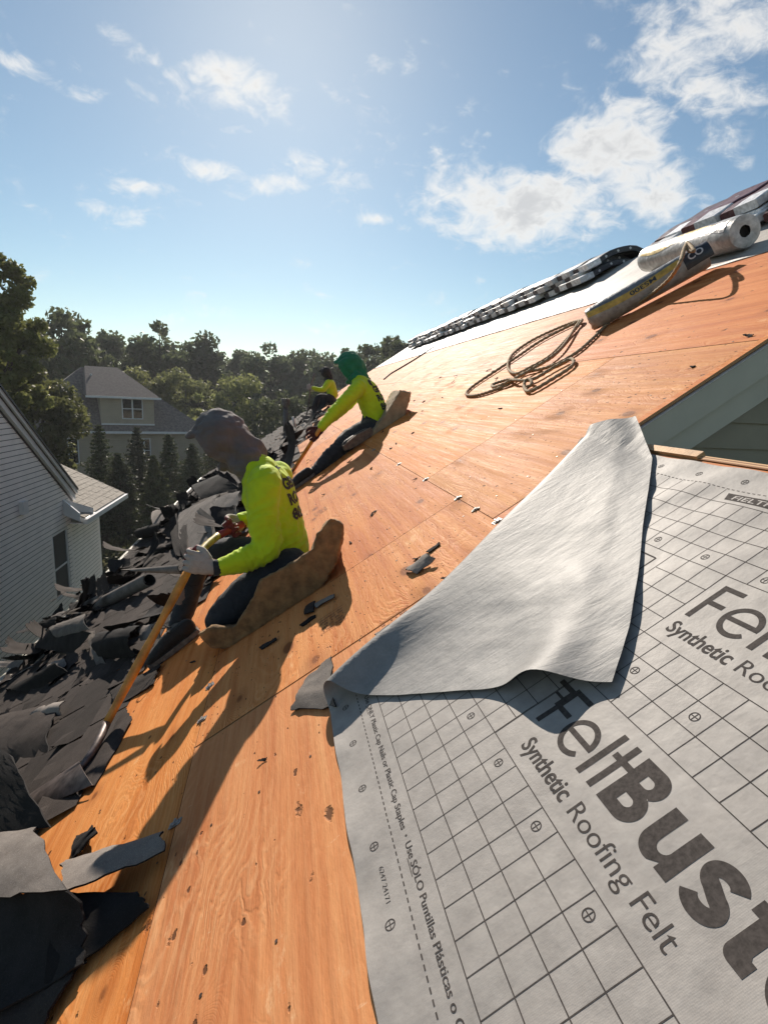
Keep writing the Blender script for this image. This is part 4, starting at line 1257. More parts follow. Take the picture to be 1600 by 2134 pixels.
def patch(name, label, corners, bulge=0.0, mats=MS, amp=0.012, seed=0, nu=15, nv=11, bow=(0, 0), curl=0.0, rnoise=0.012, cat='shingle', group=None):
    """a torn sheet spanning four measured corners (roof coordinates), bulged off its plane"""
    rg = random.Random(seed)
    c = [Vector(q) for q in corners]
    if (c[1] - c[0]).cross(c[3] - c[0]).z < 0: c[1], c[3] = c[3], c[1]     # granule side up
    nrm = (c[1] - c[0]).cross(c[3] - c[0]); nrm = nrm.normalized() if nrm.length > 1e-9 else Vector((0, 0, 1))
    if nrm.z < 0: nrm = -nrm
    j0, j1 = jag(rg, nu, amp), jag(rg, nu, amp); i0, i1 = jag(rg, nv, amp), jag(rg, nv, amp)
    P = []
    for i in range(nu):
        row = []
        for j in range(nv):
            f, g = i / (nu - 1), j / (nv - 1)
            ff = f + i0[j] * 6 * (1 - f) * 0.2 + i1[j] * 6 * f * 0.2; gg = g + (j0[i] * (1 - g) + j1[i] * g) * 1.5
            p = c[0] * ((1 - ff) * (1 - gg)) + c[1] * (ff * (1 - gg)) + c[2] * (ff * gg) + c[3] * ((1 - ff) * gg)
            p = p + nrm * (bulge * math.sin(math.pi * f) ** 0.8 + bow[1] * math.sin(math.pi * g) + rnoise * nz(p.x, p.y, 8, seed) + 0.4 * rnoise * nz(p.x, p.y, 26, seed) + 0.15 * rnoise * nz(p.x, p.y, 70, seed))
            row.append(p)
        P.append(row)
    base = c[0].copy(); base.z = 0
    V, F, Mi = sheet_mesh([[q - base for q in r] for r in P], nu, nv, 0.005)
    o = mesh_obj(name, V, F, None, None, True, mats, Mi)
    o.location = r2w(*base); o.rotation_euler = ROOFROT
    return tag(o, label, cat, group)
def rq(*L_): return [rp(*q) for q in L_]
T = 'torn_shingle'
patch(T, 'large pale curled shingle sheet at the lower left corner', rq((-80, 1722, .06), (66, 1716, .07), (142, 1858, .12), (-80, 1868, .15)), 0.030, MG, amp=0.03, seed=1)
patch(T, 'torn shingle strip pointing across the plywood at lower left', rq((132, 1800, .05), (336, 1738, .028), (346, 1768, .034), (134, 1862, .09)), 0.010, [M_SHINGLIT, M_SHINGB], amp=0.018, seed=2)
patch(T, 'black underside of the sheet folded over at lower left', rq((-80, 1860, .145), (150, 1856, .115), (170, 2010, .02), (-80, 2160, .05)), -0.02, MBB, amp=0.03, seed=3)
patch(T, 'dark torn sheet edge lying on the plywood at the lower left', rq((110, 1858, .09), (284, 1862, .016), (314, 1892, .010), (100, 2062, .02)), 0.006, MBB, amp=0.02, seed=4)
patch(T, 'long dark strip along the tear-off edge at the bottom left', rq((20, 1990, .04), (180, 2000, .008), (92, 2150, .006), (-80, 2200, .03)), 0.012, MS, amp=0.02, seed=5)
patch(T, 'black sheet standing at the left edge above the pale curl', rq((-60, 1520, .22), (30, 1580, .19), (108, 1724, .10), (-60, 1750, .12)), 0.02, MBB, amp=0.008, seed=6)
patch(T, 'leaf-shaped grey torn sheet near the left edge', rq((-40, 1500, .05), (128, 1464, .06), (100, 1580, .015), (-40, 1596, .02)), 0.03, MS, amp=0.02, seed=7)
patch(T, 'grey curled lip on top of the leaf-shaped sheet', rq((92, 1470, .075), (138, 1462, .07), (130, 1492, .045), (60, 1500, .05)), 0.02, MG, seed=8)
patch(T, 'black curled tongue lying on the old shingles left of the handle', rq((15, 1440, .02), (120, 1385, .07), (142, 1400, .04), (60, 1448, .01)), 0.05, MBB, seed=9)
patch(T, 'small bright-edged scrap left of the handle', rq((100, 1385, .06), (136, 1372, .06), (140, 1388, .05), (102, 1398, .05)), 0.01, MG, amp=0.006, seed=19)
patch(T, 'domed black sheet at the eave beside the white wall', rq((66, 1352, .06), (110, 1300, .16), (190, 1318, .14), (150, 1365, .04)), 0.06, MBB, seed=10)
patch(T, 'pale torn lip over the domed black sheet', rq((106, 1306, .19), (180, 1280, .20), (186, 1312, .16), (118, 1330, .15)), 0.03, MG, amp=0.014, seed=11)
patch(T, 'ragged black scrap standing above the pale lip', rq((75, 1300, .20), (120, 1284, .24), (118, 1302, .20), (80, 1312, .18)), 0.01, MBB, amp=0.014, seed=12)
patch(T, 'upright grey strip in the middle of the heap', rq((182, 1318, .09), (198, 1314, .09), (222, 1388, .02), (204, 1392, .02)), 0.015, MG, amp=0.02, seed=13)
patch(T, 'black crumpled sheet left of the planted boot', rq((205, 1318, .12), (292, 1304, .14), (286, 1368, .03), (212, 1374, .03)), 0.05, MBB, amp=0.03, seed=14)
patch(T, 'pale folded scrap just left of the boot laces', rq((292, 1304, .10), (340, 1300, .11), (336, 1330, .06), (296, 1336, .06)), 0.01, MG, amp=0.03, seed=15)
patch(T, 'dark sheet under the planted boot', rq((230, 1440, .015), (336, 1384, .012), (322, 1426, .006), (246, 1470, .008)), 0.006, MS, amp=0.03, seed=16)
patch(T, 'long torn strip along the plywood edge below the boot', rq((150, 1640, .015), (262, 1480, .012), (276, 1500, .006), (196, 1640, .006)), 0.008, MS, amp=0.02, seed=17)
patch(T, 'flat grey shingle sheet leaning in the heap behind the worker', rq((372, 1070, .20), (452, 1030, .26), (444, 1128, .05), (378, 1150, .04)), 0.02, MG, amp=0.014, seed=20)
patch(T, 'flat grey shingle sheet next to the worker\'s elbow', rq((440, 1042, .24), (500, 1022, .26), (498, 1102, .06), (442, 1128, .04)), 0.02, MG, amp=0.014, seed=21)
patch(T, 'bent brown sheet hanging in the heap above the blade', rq((352, 1075, .16), (396, 1060, .20), (392, 1160, .03), (366, 1158, .03)), 0.03, MS, amp=0.014, seed=22)
patch(T, 'pale curled scrap at the top left of the heap', rq((318, 1066, .22), (352, 1052, .26), (350, 1092, .16), (322, 1102, .14)), 0.04, MG, amp=0.014, seed=23)
patch(T, 'black hook-shaped scrap in front of the grey sheets', rq((398, 1050, .22), (408, 1050, .22), (450, 1084, .16), (440, 1092, .15)), 0.02, MBB, amp=0.004, seed=24, rnoise=0.004)
patch(T, 'dark torn sheet draped at the top of the heap', rq((400, 1012, .26), (452, 990, .30), (500, 1016, .20), (420, 1040, .18)), 0.05, MBB, amp=0.014, seed=25)
patch(T, 'large torn grey piece lying on plywood beside the folded underlayment', rq((640, 1412, .008), (690, 1370, .022), (697, 1472, .012), (610, 1480, .006)), 0.008, [M_SHINGLIT, M_SHINGB], amp=0.03, seed=30)
patch(T, 'curled shingle scrap alone on the plywood right of the workers', rq((846, 1186, .010), (885, 1152, .035), (905, 1164, .020), (868, 1196, .006)), 0.012, [M_SHINGLIT, M_SHINGB], amp=0.03, seed=31)
patch(T, 'thin sliver behind the curled scrap', rq((888, 1150, .006), (914, 1128, .012), (916, 1132, .010), (895, 1152, .004)), 0.002, MS, amp=0.01, seed=32)
patch(T, 'grey sliver by the worker\'s shadow edge', rq((652, 1262, .006), (698, 1240, .010), (699, 1246, .008), (660, 1268, .004)), 0.004, MG, amp=0.02, seed=33)
patch(T, 'dark scrap in the worker\'s shadow', rq((638, 1258, .008), (655, 1252, .014), (654, 1275, .008), (636, 1282, .004)), 0.004, MS, amp=0.03, seed=34)
patch(T, 'narrow dark sliver under the foam pad', rq((624, 1304, .004), (656, 1280, .008), (657, 1285, .006), (630, 1306, .004)), 0.002, MBB, amp=0.01, seed=35)
patch(T, 'narrow dark sliver below the kneeling pad', rq((540, 1350, .004), (576, 1330, .008), (578, 1334, .006), (545, 1354, .004)), 0.002, MBB, amp=0.01, seed=36)
patch(T, 'small grey scrap across the open plywood joint', rq((780, 1322, .006), (808, 1302, .016), (812, 1306, .012), (790, 1328, .004)), 0.004, MG, amp=0.03, seed=37)
patch(T, 'torn grey paper scrap beside the top of the folded flap', rq((1210, 915, .008), (1240, 905, .016), (1236, 930, .008), (1206, 935, .004)), 0.004, MG, amp=0.04, seed=38)
for k, q in enumerate((((160, 1744, .012), (200, 1726, .03), (196, 1736, .02), (150, 1800, .006)), ((190, 1720, .02), (204, 1735, .03), (176, 1772, .012), (158, 1790, .008)))):
    patch(T, ('forked dark sliver on the plywood at lower left', 'second dark prong beside the forked sliver')[k], rq(*q), 0.004, MBB, amp=0.02, seed=40 + k)
# rolled-up shingles
def rolled(label, p0, p1, r, turns=1.4, mats=MBB, seed=0):
    a, c = Vector(p0), Vector(p1); ax = (c - a); Ln = ax.length; ax.normalize()
    x = ax.cross(Vector((0, 0, 1))).normalized(); y = x.cross(ax)
    nu, nv = 30, 9; P = []
    for i in range(nu):
        f = i / (nu - 1); an = 2 * math.pi * turns * f; rr_ = r * (0.72 + 0.34 * f)
        P.append([a + ax * (Ln * (j / (nv - 1)) + 0.03 * nz(f * 4, j, 1, seed)) + x * (rr_ * math.cos(an)) + y * (rr_ * math.sin(an)) for j in range(nv)])
    V, F, Mi = sheet_mesh([[q - a for q in r_] for r_ in P], nu, nv, 0.004)
    o = mesh_obj('rolled_shingle', V, F, None, None, True, mats, Mi)
    o.location = r2w(*a); o.rotation_euler = ROOFROT
    return tag(o, label, 'shingle')
rolled('shingle sheet rolled into a tube in the heap under the blade', rp(205, 1262, .05), rp(312, 1208, .10), .055, 1.3, [M_SHINGB, M_SHINGLIT], 3)
rolled('short rolled scrap beside the larger black tube', rp(178, 1262, .05), rp(256, 1226, .08), .040, 1.2, [M_SHINGB, M_SHINGLIT], 5)
rolled('fat black roll at the left end of the far heap', rp(292, 1112, .10), rp(345, 1100, .12), .085, 1.3, MBB, 7)
rolled('grey rolled strip lying on the old shingles by the far heap', rp(325, 1150, .03), rp(370, 1134, .04), .035, 1.3, MG, 9)
rolled('pale rolled scrap in the heap left of the boot', rp(262, 1322, .09), rp(290, 1308, .11), .040, 1.2, MG, 11)

# ------------------------------------------------------------------ nail heads along the rafters, and the mill's grade stamps
mb = MB(); rs = random.Random(5)
k = -4
while True:
    v = 0.43 + 0.4064 * k; k += 1
    if v > 6: break
    u = -0.95
    while u < 3.0:
        uu, vv = u + rs.uniform(-.012, .012), v + rs.uniform(-.012, .012)
        u += rs.choice((0.15, 0.15, 0.20, 0.30))
        if uu < tear(vv) + 0.05 or (vv < RAKE_V and uu > 1.05) or (vv < 0.35 and -0.16 < uu): continue
        n_ = 7; r_ = rs.uniform(0.0032, 0.0042)
        mb.add([r2w(uu + r_ * math.cos(6.283 * i / n_), vv + r_ * math.sin(6.283 * i / n_), 0.0022) for i in range(n_)], [tuple(range(n_))])
tag(mb.obj('nail_heads', plain('rusty_nail', (0.10, 0.07, 0.055), 0.5, 0.5, var=0.4, scale=90), roof), kind='stuff')
M_STAMP = plain('stamp_ink', (0.30, 0.105, 0.035), 0.8, var=0.3, scale=120)
def stamp(u, v, sx_, sy_, seed):
    rg = random.Random(seed); mb = MB()
    def bar(a, c, d, e): mb.add([r2w(u + p * sx_, v + q * sy_, 0.0021) for p, q in ((a, c), (d, c), (d, e), (a, e))], [(0, 1, 2, 3)])
    for a in (0.0, 0.97): bar(0.0, a, 1.0, a + 0.02)
    for q in range(5):
        x = 0.05
        while x < 0.92:
            wd = rg.uniform(0.02, 0.06)
            if rg.random() < 0.75: bar(x, 0.10 + 0.17 * q, x + wd, 0.10 + 0.17 * q + rg.uniform(0.05, 0.11))
            x += wd + 0.02
    tag(mb.obj('grade_stamp', M_STAMP, roof), kind='stuff')
for i, (px, py) in enumerate(((668, 1325), (806, 1338), (655, 1080), (652, 975))):
    q = rp(px, py); stamp(q.x, q.y, 0.11, 0.13, i)
# ------------------------------------------------------------------ upper underlayment course, bundles, rolls, rope
M_WHITEFELT = plain('white_underlayment', (0.38, 0.355, 0.325), 0.55, var=0.08, scale=12, bump=0.4, bscale=26)
nu, nv = 26, 220; V = []; F = []
for j in range(nv + 1):
    v = RAKE_V + 0.02 + (V1 - RAKE_V - 0.1) * j / nv
    for i in range(nu + 1):
        f = i / nu
        u = 2.955 + 1.32 * f
        n = 0.006 + 0.006 * nz(u * 2.0, v * 0.9, 3, 3) * 0.6 + 0.003 * math.sin(v * 17 + 5 * nz(u, v, 1.2, 8)) * (0.4 + 0.6 * f)
        if i == 0: u += 0.008 * nz(v, 1, 3, 2)
        p = r2w(u, v, max(n, 0.003))
        if u > RIDGE: p = r2w(RIDGE, v, n) + Vector((CP, 0, -SP)) * (u - RIDGE)
        V.append(p)
for j in range(nv):
    for i in range(nu):
        a = j * (nu + 1) + i; F.append((a, a + 1, a + nu + 2, a + nu + 1))
K = len(V); V += [p - r2w(0, 0, 0.0012) for p in V]
F += [tuple(K + i for i in reversed(f)) for f in F]
for Lq in ([j * (nu + 1) for j in range(nv + 1)], [i for i in range(nu + 1)]):
    F += [(a, c, K + c, K + a) for a, c in zip(Lq[:-1], Lq[1:])]
tag(mesh_obj('ridge_underlayment', V, F, M_WHITEFELT, None, True), 'pale underlayment strip laid along the upper roof below the bundles', 'underlayment')

def wrap_mat(name, c, sp=0.5):
    m, b, bs = new_mat(name)
    oi = b.n('ShaderNodeObjectInfo').outputs['Random']; tc = b.n('ShaderNodeTexCoord').outputs['Object']
    n1 = b.noise(tc, 30.0, 4)
    hs = b.n('ShaderNodeHueSaturation'); b.put(hs.inputs['Value'], b.rng(oi, 0, 1, 0.7, 1.3)); b.put(hs.inputs['Color'], b.mix(b.rng(n1, 0.3, 0.7), [x * 0.7 for x in c], [x * 1.3 for x in c]))
    b.put(bs.inputs['Base Color'], hs.outputs[0]); bs.inputs['Roughness'].default_value = 0.38
    b.put(bs.inputs['Normal'], b.bump(b.noise(tc, 18.0, 4), 0.6, 0.012))
    return m
M_WRAPD = wrap_mat('bundle_wrap_dark', (0.035, 0.034, 0.042)); M_WRAPR = wrap_mat('bundle_wrap_red', (0.085, 0.022, 0.026))
M_WRAPW = wrap_mat('bundle_wrap_white', (0.68, 0.68, 0.69)); M_EDGE = wrap_mat('bundle_shingle_edges', (0.13, 0.12, 0.115))
TP = math.tan(PITCH)
def bundle_path(s, lay, rnd):
    """height of the top of the stack over the ridge at horizontal offset s"""
    return -TP * (math.sqrt(s * s + rnd * rnd) - rnd * 0.55)
def bundle(mat, seed, a=-0.50, c=0.44, wd=0.335, th=0.066, rnd=0.16):
    """shingle pack slumped over the ridge: body, white end wrap, diamonds; local x across the ridge, y along it"""
    rg = random.Random(seed)
    n = 15; body = MB(); endw = MB(); dia = MB()
    prof = [(-.5, .12), (-.46, 0), (.46, 0), (.5, .12), (.5, .88), (.46, 1), (-.46, 1), (-.5, .88)]
    rings = []
    for i in range(n):
        s = a + (c - a) * i / (n - 1); z = bundle_path(s, 0, rnd)
        sl = (bundle_path(s + .01, 0, rnd) - bundle_path(s - .01, 0, rnd)) / .02
        nn_ = Vector((-sl, 0, 1)).normalized(); base = Vector((s, 0, z)); e = 1.0 if 0 < i < n - 1 else 0.93
        sag = 0.006 * math.sin(i * 1.3 + seed)
        rings.append([base + Vector((0, y * wd * e, 0)) + nn_ * (h * th * e + sag) for y, h in prof])
    k = len(prof)
    V = [p for r in rings for p in r]
    F = [(i * k + j, i * k + (j + 1) % k, (i + 1) * k + (j + 1) % k, (i + 1) * k + j) for i in range(n - 1) for j in range(k)] + [tuple(range(k))[::-1], tuple((n - 1) * k + j for j in range(k))]
    body.add(V, F)
    # white sleeve round the lower end
    q0, q1 = (0, 2)
    Vw = []; lo_, hi_ = (-0.6, 0.08)
    for i in range(q0, q1 + 1):
        ctr = sum(rings[i], Vector()) / k
        for p in rings[i]:
            p2 = ctr + (p - ctr) * 1.05 + Vector((-0.006 if i == 0 else 0, 0, 0))
            p2.y = min(max(p2.y, lo_ * wd), hi_ * wd); Vw.append(p2)
    m_ = q1 - q0 + 1
    Fw = [(i * k + j, i * k + (j + 1) % k, (i + 1) * k + (j + 1) % k, (i + 1) * k + j) for i in range(m_ - 1) for j in range(k)] + [tuple(range(k))[::-1]]
    endw.add(Vw, Fw)
    for i in range(3, n - 1, 2):
        for sd in (0, 1):
            r0 = rings[i]; ctr = (r0[0] + r0[7]) / 2 if sd == 0 else (r0[5] * 0.5 + r0[6] * 0.5)
            tx = (rings[i + 1][0] - rings[i][0]).normalized() * 0.017
            ty = ((r0[7] - r0[0]).normalized() * 0.017) if sd == 0 else Vector((0, 0.02, 0))
            off = Vector((0, -0.003, 0)) if sd == 0 else (r0[6] - r0[1]).normalized() * 0.003
            dia.add([ctr + off - tx, ctr + off - ty, ctr + off + tx, ctr + off + ty], [(0, 1, 2, 3)])
    return body, endw, dia, mat
protoD = []
def bundle_thing(label, group, proto, v, s, h, rz_, tilt=0.0):
    t = root('shingle_bundle', label, 'shingle bundle', Vector((RIDGE * CP + s, v, RIDGE * SP + h)), (0, tilt, rz_), group)
    return t
def mk(proto, t):
    if proto['objs'] is None:
        bo, en, di, mat = proto['geo']
        b0 = bo.obj('wrapped_pack', mat, t, False)
        e0 = en.obj('end_wrap', M_WRAPW, t); d0_ = di.obj('printed_diamonds', M_WRAPW, t)
        d0_['kind'] = 'stuff'
        proto['objs'] = [b0, e0, d0_]
    else:
        for o in proto['objs']: copy_part(o, t)
PD = [{'geo': bundle(M_WRAPD, 70 + k, a=-0.52 + 0.02 * k), 'objs': None} for k in range(4)]
PR = [{'geo': bundle(M_WRAPR, 80 + k, a=-0.60, c=0.34, wd=0.36, th=0.06, rnd=0.10), 'objs': None} for k in range(3)]
rs = random.Random(91)
v = 4.95; k = 0
while v < 13.6:
    nl = 3
    for l in range(nl):
        lab = 'dark shingle bundle, %s layer of the %s ridge stack from the near end' % (('bottom', 'middle', 'top')[l], ORD[k])
        t = bundle_thing(lab, 'dark bundles stacked along the ridge', None, v + rs.uniform(-0.012, 0.012) + (0.17 if l % 2 else 0), rs.uniform(-0.03, 0.03) + 0.01 * l, 0.012 + l * 0.071, rs.uniform(-0.025, 0.025))
        mk(rs.choice(PD), t)
    v += 0.365; k += 1
for k, v in enumerate((1.75, 2.15, 2.55, 2.95, 3.3)):
    for l in range(3):
        t = bundle_thing('dark red shingle bundle, %s layer of the %s stack from the right edge' % (('bottom', 'middle', 'top')[l], ORD[k]), 'dark red bundles on the near ridge', None, v + rs.uniform(-.02, .02), rs.uniform(-0.05, 0.05), 0.012 + l * 0.064, rs.uniform(-.1, .1)); mk(rs.choice(PR), t)

# rolls of underlayment
M_RW = wrap_mat('roll_wrap_silver', (0.36, 0.36, 0.35)); M_RY = wrap_mat('roll_wrap_yellow', (0.50, 0.34, 0.06)); M_RN = wrap_mat('roll_wrap_navy', (0.028, 0.032, 0.045)); M_RG = wrap_mat('roll_wrap_grey', (0.17, 0.19, 0.21))
M_CORESHADE = plain('roll_core_shade', (0.02, 0.018, 0.016), 0.9); M_RB = wrap_mat('roll_end_white', (0.48, 0.47, 0.45))
def roll(name, label, p0, p1, r, bands, end_mat, texts):
    """p0/p1 axis ends in roof coordinates; bands: (angle0, angle1, x0, x1, material) painted as raised wrap panels"""
    a = Vector(p0); c = Vector(p1); ax = c - a; Ln = ax.length; ax.normalize()
    x = Vector((0, 0, 1)); x = (x - ax * ax.dot(x)).normalized(); y = ax.cross(x)
    t = roof_root(name, label, 'roll', *a)
    def P(l, an, rr_): return ax * l + x * (rr_ * math.cos(an)) + y * (rr_ * math.sin(an))
    def lump(l, an): return 1 + 0.025 * nz(l * 6, an, 1.2, 5) + 0.012 * nz(l * 20, an * 3, 1, 6)
    m = MB(); n, sg = 26, 30
    for i in range(n):
        l = Ln * i / (n - 1); sh = 0.94 if i in (0, n - 1) else 1.0
        m.v += [tuple(P(l, 2 * math.pi * k / sg, r * sh * lump(l, 2 * math.pi * k / sg))) for k in range(sg)]
    m.f += [(i * sg + k, i * sg + (k + 1) % sg, (i + 1) * sg + (k + 1) % sg, (i + 1) * sg + k) for i in range(n - 1) for k in range(sg)]
    m.obj('wrapped_roll', M_RW, t, True)
    for (a0, a1, l0, l1, mat) in bands:
        q = MB(); ni, nj = 24, 10
        for i in range(ni):
            for j in range(nj):
                l = l0 + (l1 - l0) * i / (ni - 1); an = a0 + (a1 - a0) * j / (nj - 1) + 0.25 * math.sin(l * 6)
                q.v.append(tuple(P(l, an, r * lump(l, an) + 0.0018)))
        q.f = [(i * nj + j, i * nj + j + 1, (i + 1) * nj + j + 1, (i + 1) * nj + j) for i in range(ni - 1) for j in range(nj - 1)]
        q.obj('wrap_band', mat, t, True)
    for l, sgn in ((0, -1), (Ln, 1)):
        q = MB(); rs_ = [r * 0.94, r * 0.75, r * 0.45, r * 0.34]; dd = [0.0, 0.010, 0.004, 0.0]
        for i, (r0, d) in enumerate(zip(rs_, dd)):
            q.v += [tuple(P(l + sgn * d * (0.6 + 0.8 * nz(k * 0.7, i, 1, 4)), 2 * math.pi * k / sg, r0 * (1 + (0.10 * nz(k * 0.6, i, 1, 9) if i == 3 else 0)))) for k in range(sg)]
        q.f = [(i * sg + k, i * sg + (k + 1) % sg, (i + 1) * sg + (k + 1) % sg, (i + 1) * sg + k) for i in range(3) for k in range(sg)]
        q.obj('roll_end', end_mat, t, True)
        q = MB(); q.v = [tuple(P(l - sgn * 0.03, 2 * math.pi * k / sg, r * 0.40)) for k in range(sg)]; q.f = [tuple(range(sg))]
        q.obj('core', M_CORESHADE, t)  # near-black disc stands in for the shade inside the hollow core
    for txt, l0, ln, an0, hh, flip in texts:
        V, F = text_fill(txt, 1.0, 0.02)
        x0 = min(p[0] for p in V); x1 = max(p[0] for p in V); y1 = max(p[1] for p in V)
        W = []
        for px_, py_ in V:
            fx = (px_ - x0) / (x1 - x0); fy = py_ / y1
            if flip: fx = 1 - fx
            else: fy = 1 - fy
            l = l0 + ln * fx; an = an0 + 0.25 * math.sin(l * 6) + (hh * fy) / r
            W.append(P(l, an, r * lump(l, an) + 0.0034))
        mesh_obj('printed_text', W, F, M_RN if txt != 'CO' else M_WRAPW, t)
    return t
A0 = rp(1228, 668, .086); A1 = rp(1470, 532, .10)
roll('underlayment_roll', 'slim roll of underlayment with yellow band and rope tied round it', A0, A1, 0.078,
     [(-0.6, 0.62, 0.03, 0.62, M_RG), (0.62, 1.15, 0.0, 0.60, M_RY), (-0.6, 1.9, 0.62, 0.78, M_RN)],
     M_RB, [('MS300', 0.28, 0.17, 0.72, 0.028, True), ('CO', 0.65, 0.09, 0.75, 0.045, False)])
B0 = rp(1352, 540, .11); B1 = rp(1552, 481, .115)
roll('underlayment_roll', 'fat silver-wrapped roll of underlayment lying nearest the ridge', B0, B1, 0.102,
     [(0.25, 0.80, 0.05, (B1 - B0).length * 0.86, M_RY), (0.15, 0.85, (B1 - B0).length * 0.72, (B1 - B0).length * 0.96, M_RN)], M_RB, [])

# rope
M_ROPE = plain('brown_rope', (0.34, 0.245, 0.14), 0.85, var=0.35, scale=80, bump=0.6, bscale=400)
def rope_tube(mb, pts, r, pitch=0.045, seg=9):
    P = smooth_path(pts, 10)
    # resample finely
    Q = [P[0]]; 
    for a, c in zip(P[:-1], P[1:]):
        n = max(1, int((c - a).length / 0.009))
        Q += [a.lerp(c, (i + 1) / n) for i in range(n)]
    s = 0; prev = None; V = []
    for i, p in enumerate(Q):
        if i: s += (p - Q[i - 1]).length
        t = (Q[min(i + 1, len(Q) - 1)] - Q[max(i - 1, 0)]).normalized()
        x = (prev - t * prev.dot(t)) if prev else t.cross(Vector((0, 0, 1)))
        x = x.normalized() if x.length > 1e-6 else Vector((1, 0, 0)); prev = x; y = t.cross(x)
        for k in range(seg):
            an = 2 * math.pi * k / seg; rr_ = r * (1 + 0.20 * math.cos(3 * an - 2 * math.pi * s / pitch))
            V.append(p + x * rr_ * math.cos(an) + y * rr_ * math.sin(an))
    F = [(i * seg + k, i * seg + (k + 1) % seg, (i + 1) * seg + (k + 1) % seg, (i + 1) * seg + k) for i in range(len(Q) - 1) for k in range(seg)]
    mb.add(V, F + [tuple(range(seg))[::-1], tuple(range((len(Q) - 1) * seg, len(Q) * seg))])
RR = 0.0105
def ropts(L_): return [rp(x, y, n) for x, y, n in L_]
m = MB()
strand = ropts([(1432, 505, .20), (1425, 520, .225), (1416, 548, .205), (1390, 585, .13), (1340, 625, .05), (1280, 662, .014), (1235, 705, .014), (1200, 735, .014), (1150, 762, .016), (1090, 778, .018), (1060, 800, .014), (1000, 822, .014), (972, 822, .014), (985, 805, .014), (1040, 768, .016), (1075, 745, .016), (1130, 708, .016), (1200, 672, .018), (1212, 668, .03), (1195, 690, .016), (1150, 738, .016), (1105, 765, .016), (1075, 778, .024), (1058, 765, .016), (1068, 738, .014), (1110, 708, .014), (1170, 680, .016), (1205, 668, .03), (1200, 680, .026), (1165, 730, .03), (1110, 768, .03), (1060, 795, .03), (1030, 806, .018), (1028, 800, .014), (1060, 790, .026), (1075, 792, .036), (1110, 790, .022), (1160, 762, .022), (1190, 748, .022), (1192, 762, .016), (1150, 790, .016), (1105, 815, .016), (1092, 806, .018), (1096, 792, .034), (1104, 790, .036), (1108, 800, .02), (1098, 806, .016)])
strand = [Vector((a.x, a.y, max(a.z, RR + 0.001))) for a in strand]
base = strand[0].copy(); base.z = 0
rope_tube(m, [p - base for p in strand], RR)
rp_root = roof_root('rope', 'brown rope tied to the slim roll and coiled loosely on the plywood', 'rope', *base)
m.obj('strand', M_ROPE, rp_root, True)
m = MB(); rope_tube(m, [q - base for q in ropts([(1432, 505, .21), (1440, 512, .215), (1446, 522, .20), (1436, 522, .205), (1430, 510, .215)])], RR * 0.9); m.obj('knot', M_ROPE, rp_root, True)
m = MB(); pts = ropts([(905, 722, .012), (885, 735, .012), (862, 750, .012), (835, 766, .014), (815, 778, .012), (800, 790, .012)])
rope_tube(m, [p - pts[0] for p in pts], 0.014)
o = m.obj('cable', plain('black_cable', (0.02, 0.018, 0.017), 0.7), None, True); o.location = r2w(*pts[0]); o.rotation_euler = ROOFROT
tag(o, 'dark cable trailing down from the far bundles to the plywood', 'cable')

# vent pipe
pb = rp(592, 900, 0.05); pb.z = 0
vt = root('vent_pipe', 'grey metal vent pipe with a cap standing in the heap', 'vent pipe', r2w(*pb))
hgt = 0.80
M_PIPE = plain('dull_pipe', (0.15, 0.135, 0.13), 0.55, 0.4, var=0.3, scale=20)
MB().tube([Vector((0, 0, -0.1)), Vector((0, 0, hgt - 0.16))], 0.055, 14).obj('pipe', M_PIPE, vt, True)
MB().tube([Vector((0, 0, hgt - 0.22)), Vector((0, 0, hgt - 0.14)), Vector((0, 0, hgt - 0.13))], [0.062, 0.07, 0.07], 14).obj('collar', M_PIPE, vt, True)
MB().tube([Vector((0, 0, hgt - 0.135)), Vector((0, 0, hgt))], [0.095, 0.095], 16).obj('cap', M_PIPE, vt)
q = rp(612, 880, .25); 
o = MB().tube([Vector((-0.02, 0, 0.10)), Vector((0.03, 0, -0.09))], 0.024, 10).obj('plumbing_boot', plain('white_pvc', (0.6, 0.6, 0.58), 0.4), None, True)
o.location = r2w(*q); tag(o, 'short white pipe offcut beside the vent pipe', 'pipe')
# ------------------------------------------------------------------ people
def cloth(name, c, dark=0.6, rough=0.8, wscale=14.0, bump=0.5, fine=600.0, trans=0.0):
    m, b, bs = new_mat(name)
    tc = b.n('ShaderNodeTexCoord').outputs['Object']
    n1 = b.noise(tc, wscale, 4, 0.55, 0.8); n2 = b.noise(tc, fine, 2)
    b.put(bs.inputs['Base Color'], b.mix(b.rng(n1, 0.3, 0.7), [x * dark for x in c], c))
    bs.inputs['Roughness'].default_value = rough; bs.inputs['Specular IOR Level'].default_value = 0.25
    bs.inputs['Sheen Weight'].default_value = 0.15
    b.put(bs.inputs['Normal'], b.bump(b.math('ADD', n1, b.math('MULTIPLY', n2, 0.08)), bump, 0.012))
    if trans:
        tr = b.n('ShaderNodeBsdfTranslucent'); tr.inputs[0].default_value = tuple(c) + (1,)
        mx = b.n('ShaderNodeMixShader'); mx.inputs[0].default_value = trans
        b.nt.links.new(bs.outputs[0], mx.inputs[1]); b.nt.links.new(tr.outputs[0], mx.inputs[2]); b.nt.links.new(mx.outputs[0], b.nt.nodes['Material Output'].inputs[0])
    return m
M_HIVIS = cloth('hivis_shirt', (0.60, 0.80, 0.015), 0.84, 0.75, 16, 0.9, trans=0.10)
M_TROUS = cloth('dark_trousers', (0.030, 0.034, 0.042), 0.6, 0.85, 20, 0.7)
M_HOODG = cloth('grey_hood', (0.150, 0.132, 0.130), 0.75, 0.9, 12, 0.9)
M_HOODGR = cloth('green_hood', (0.018, 0.20, 0.105), 0.7, 0.85, 16, 0.7)
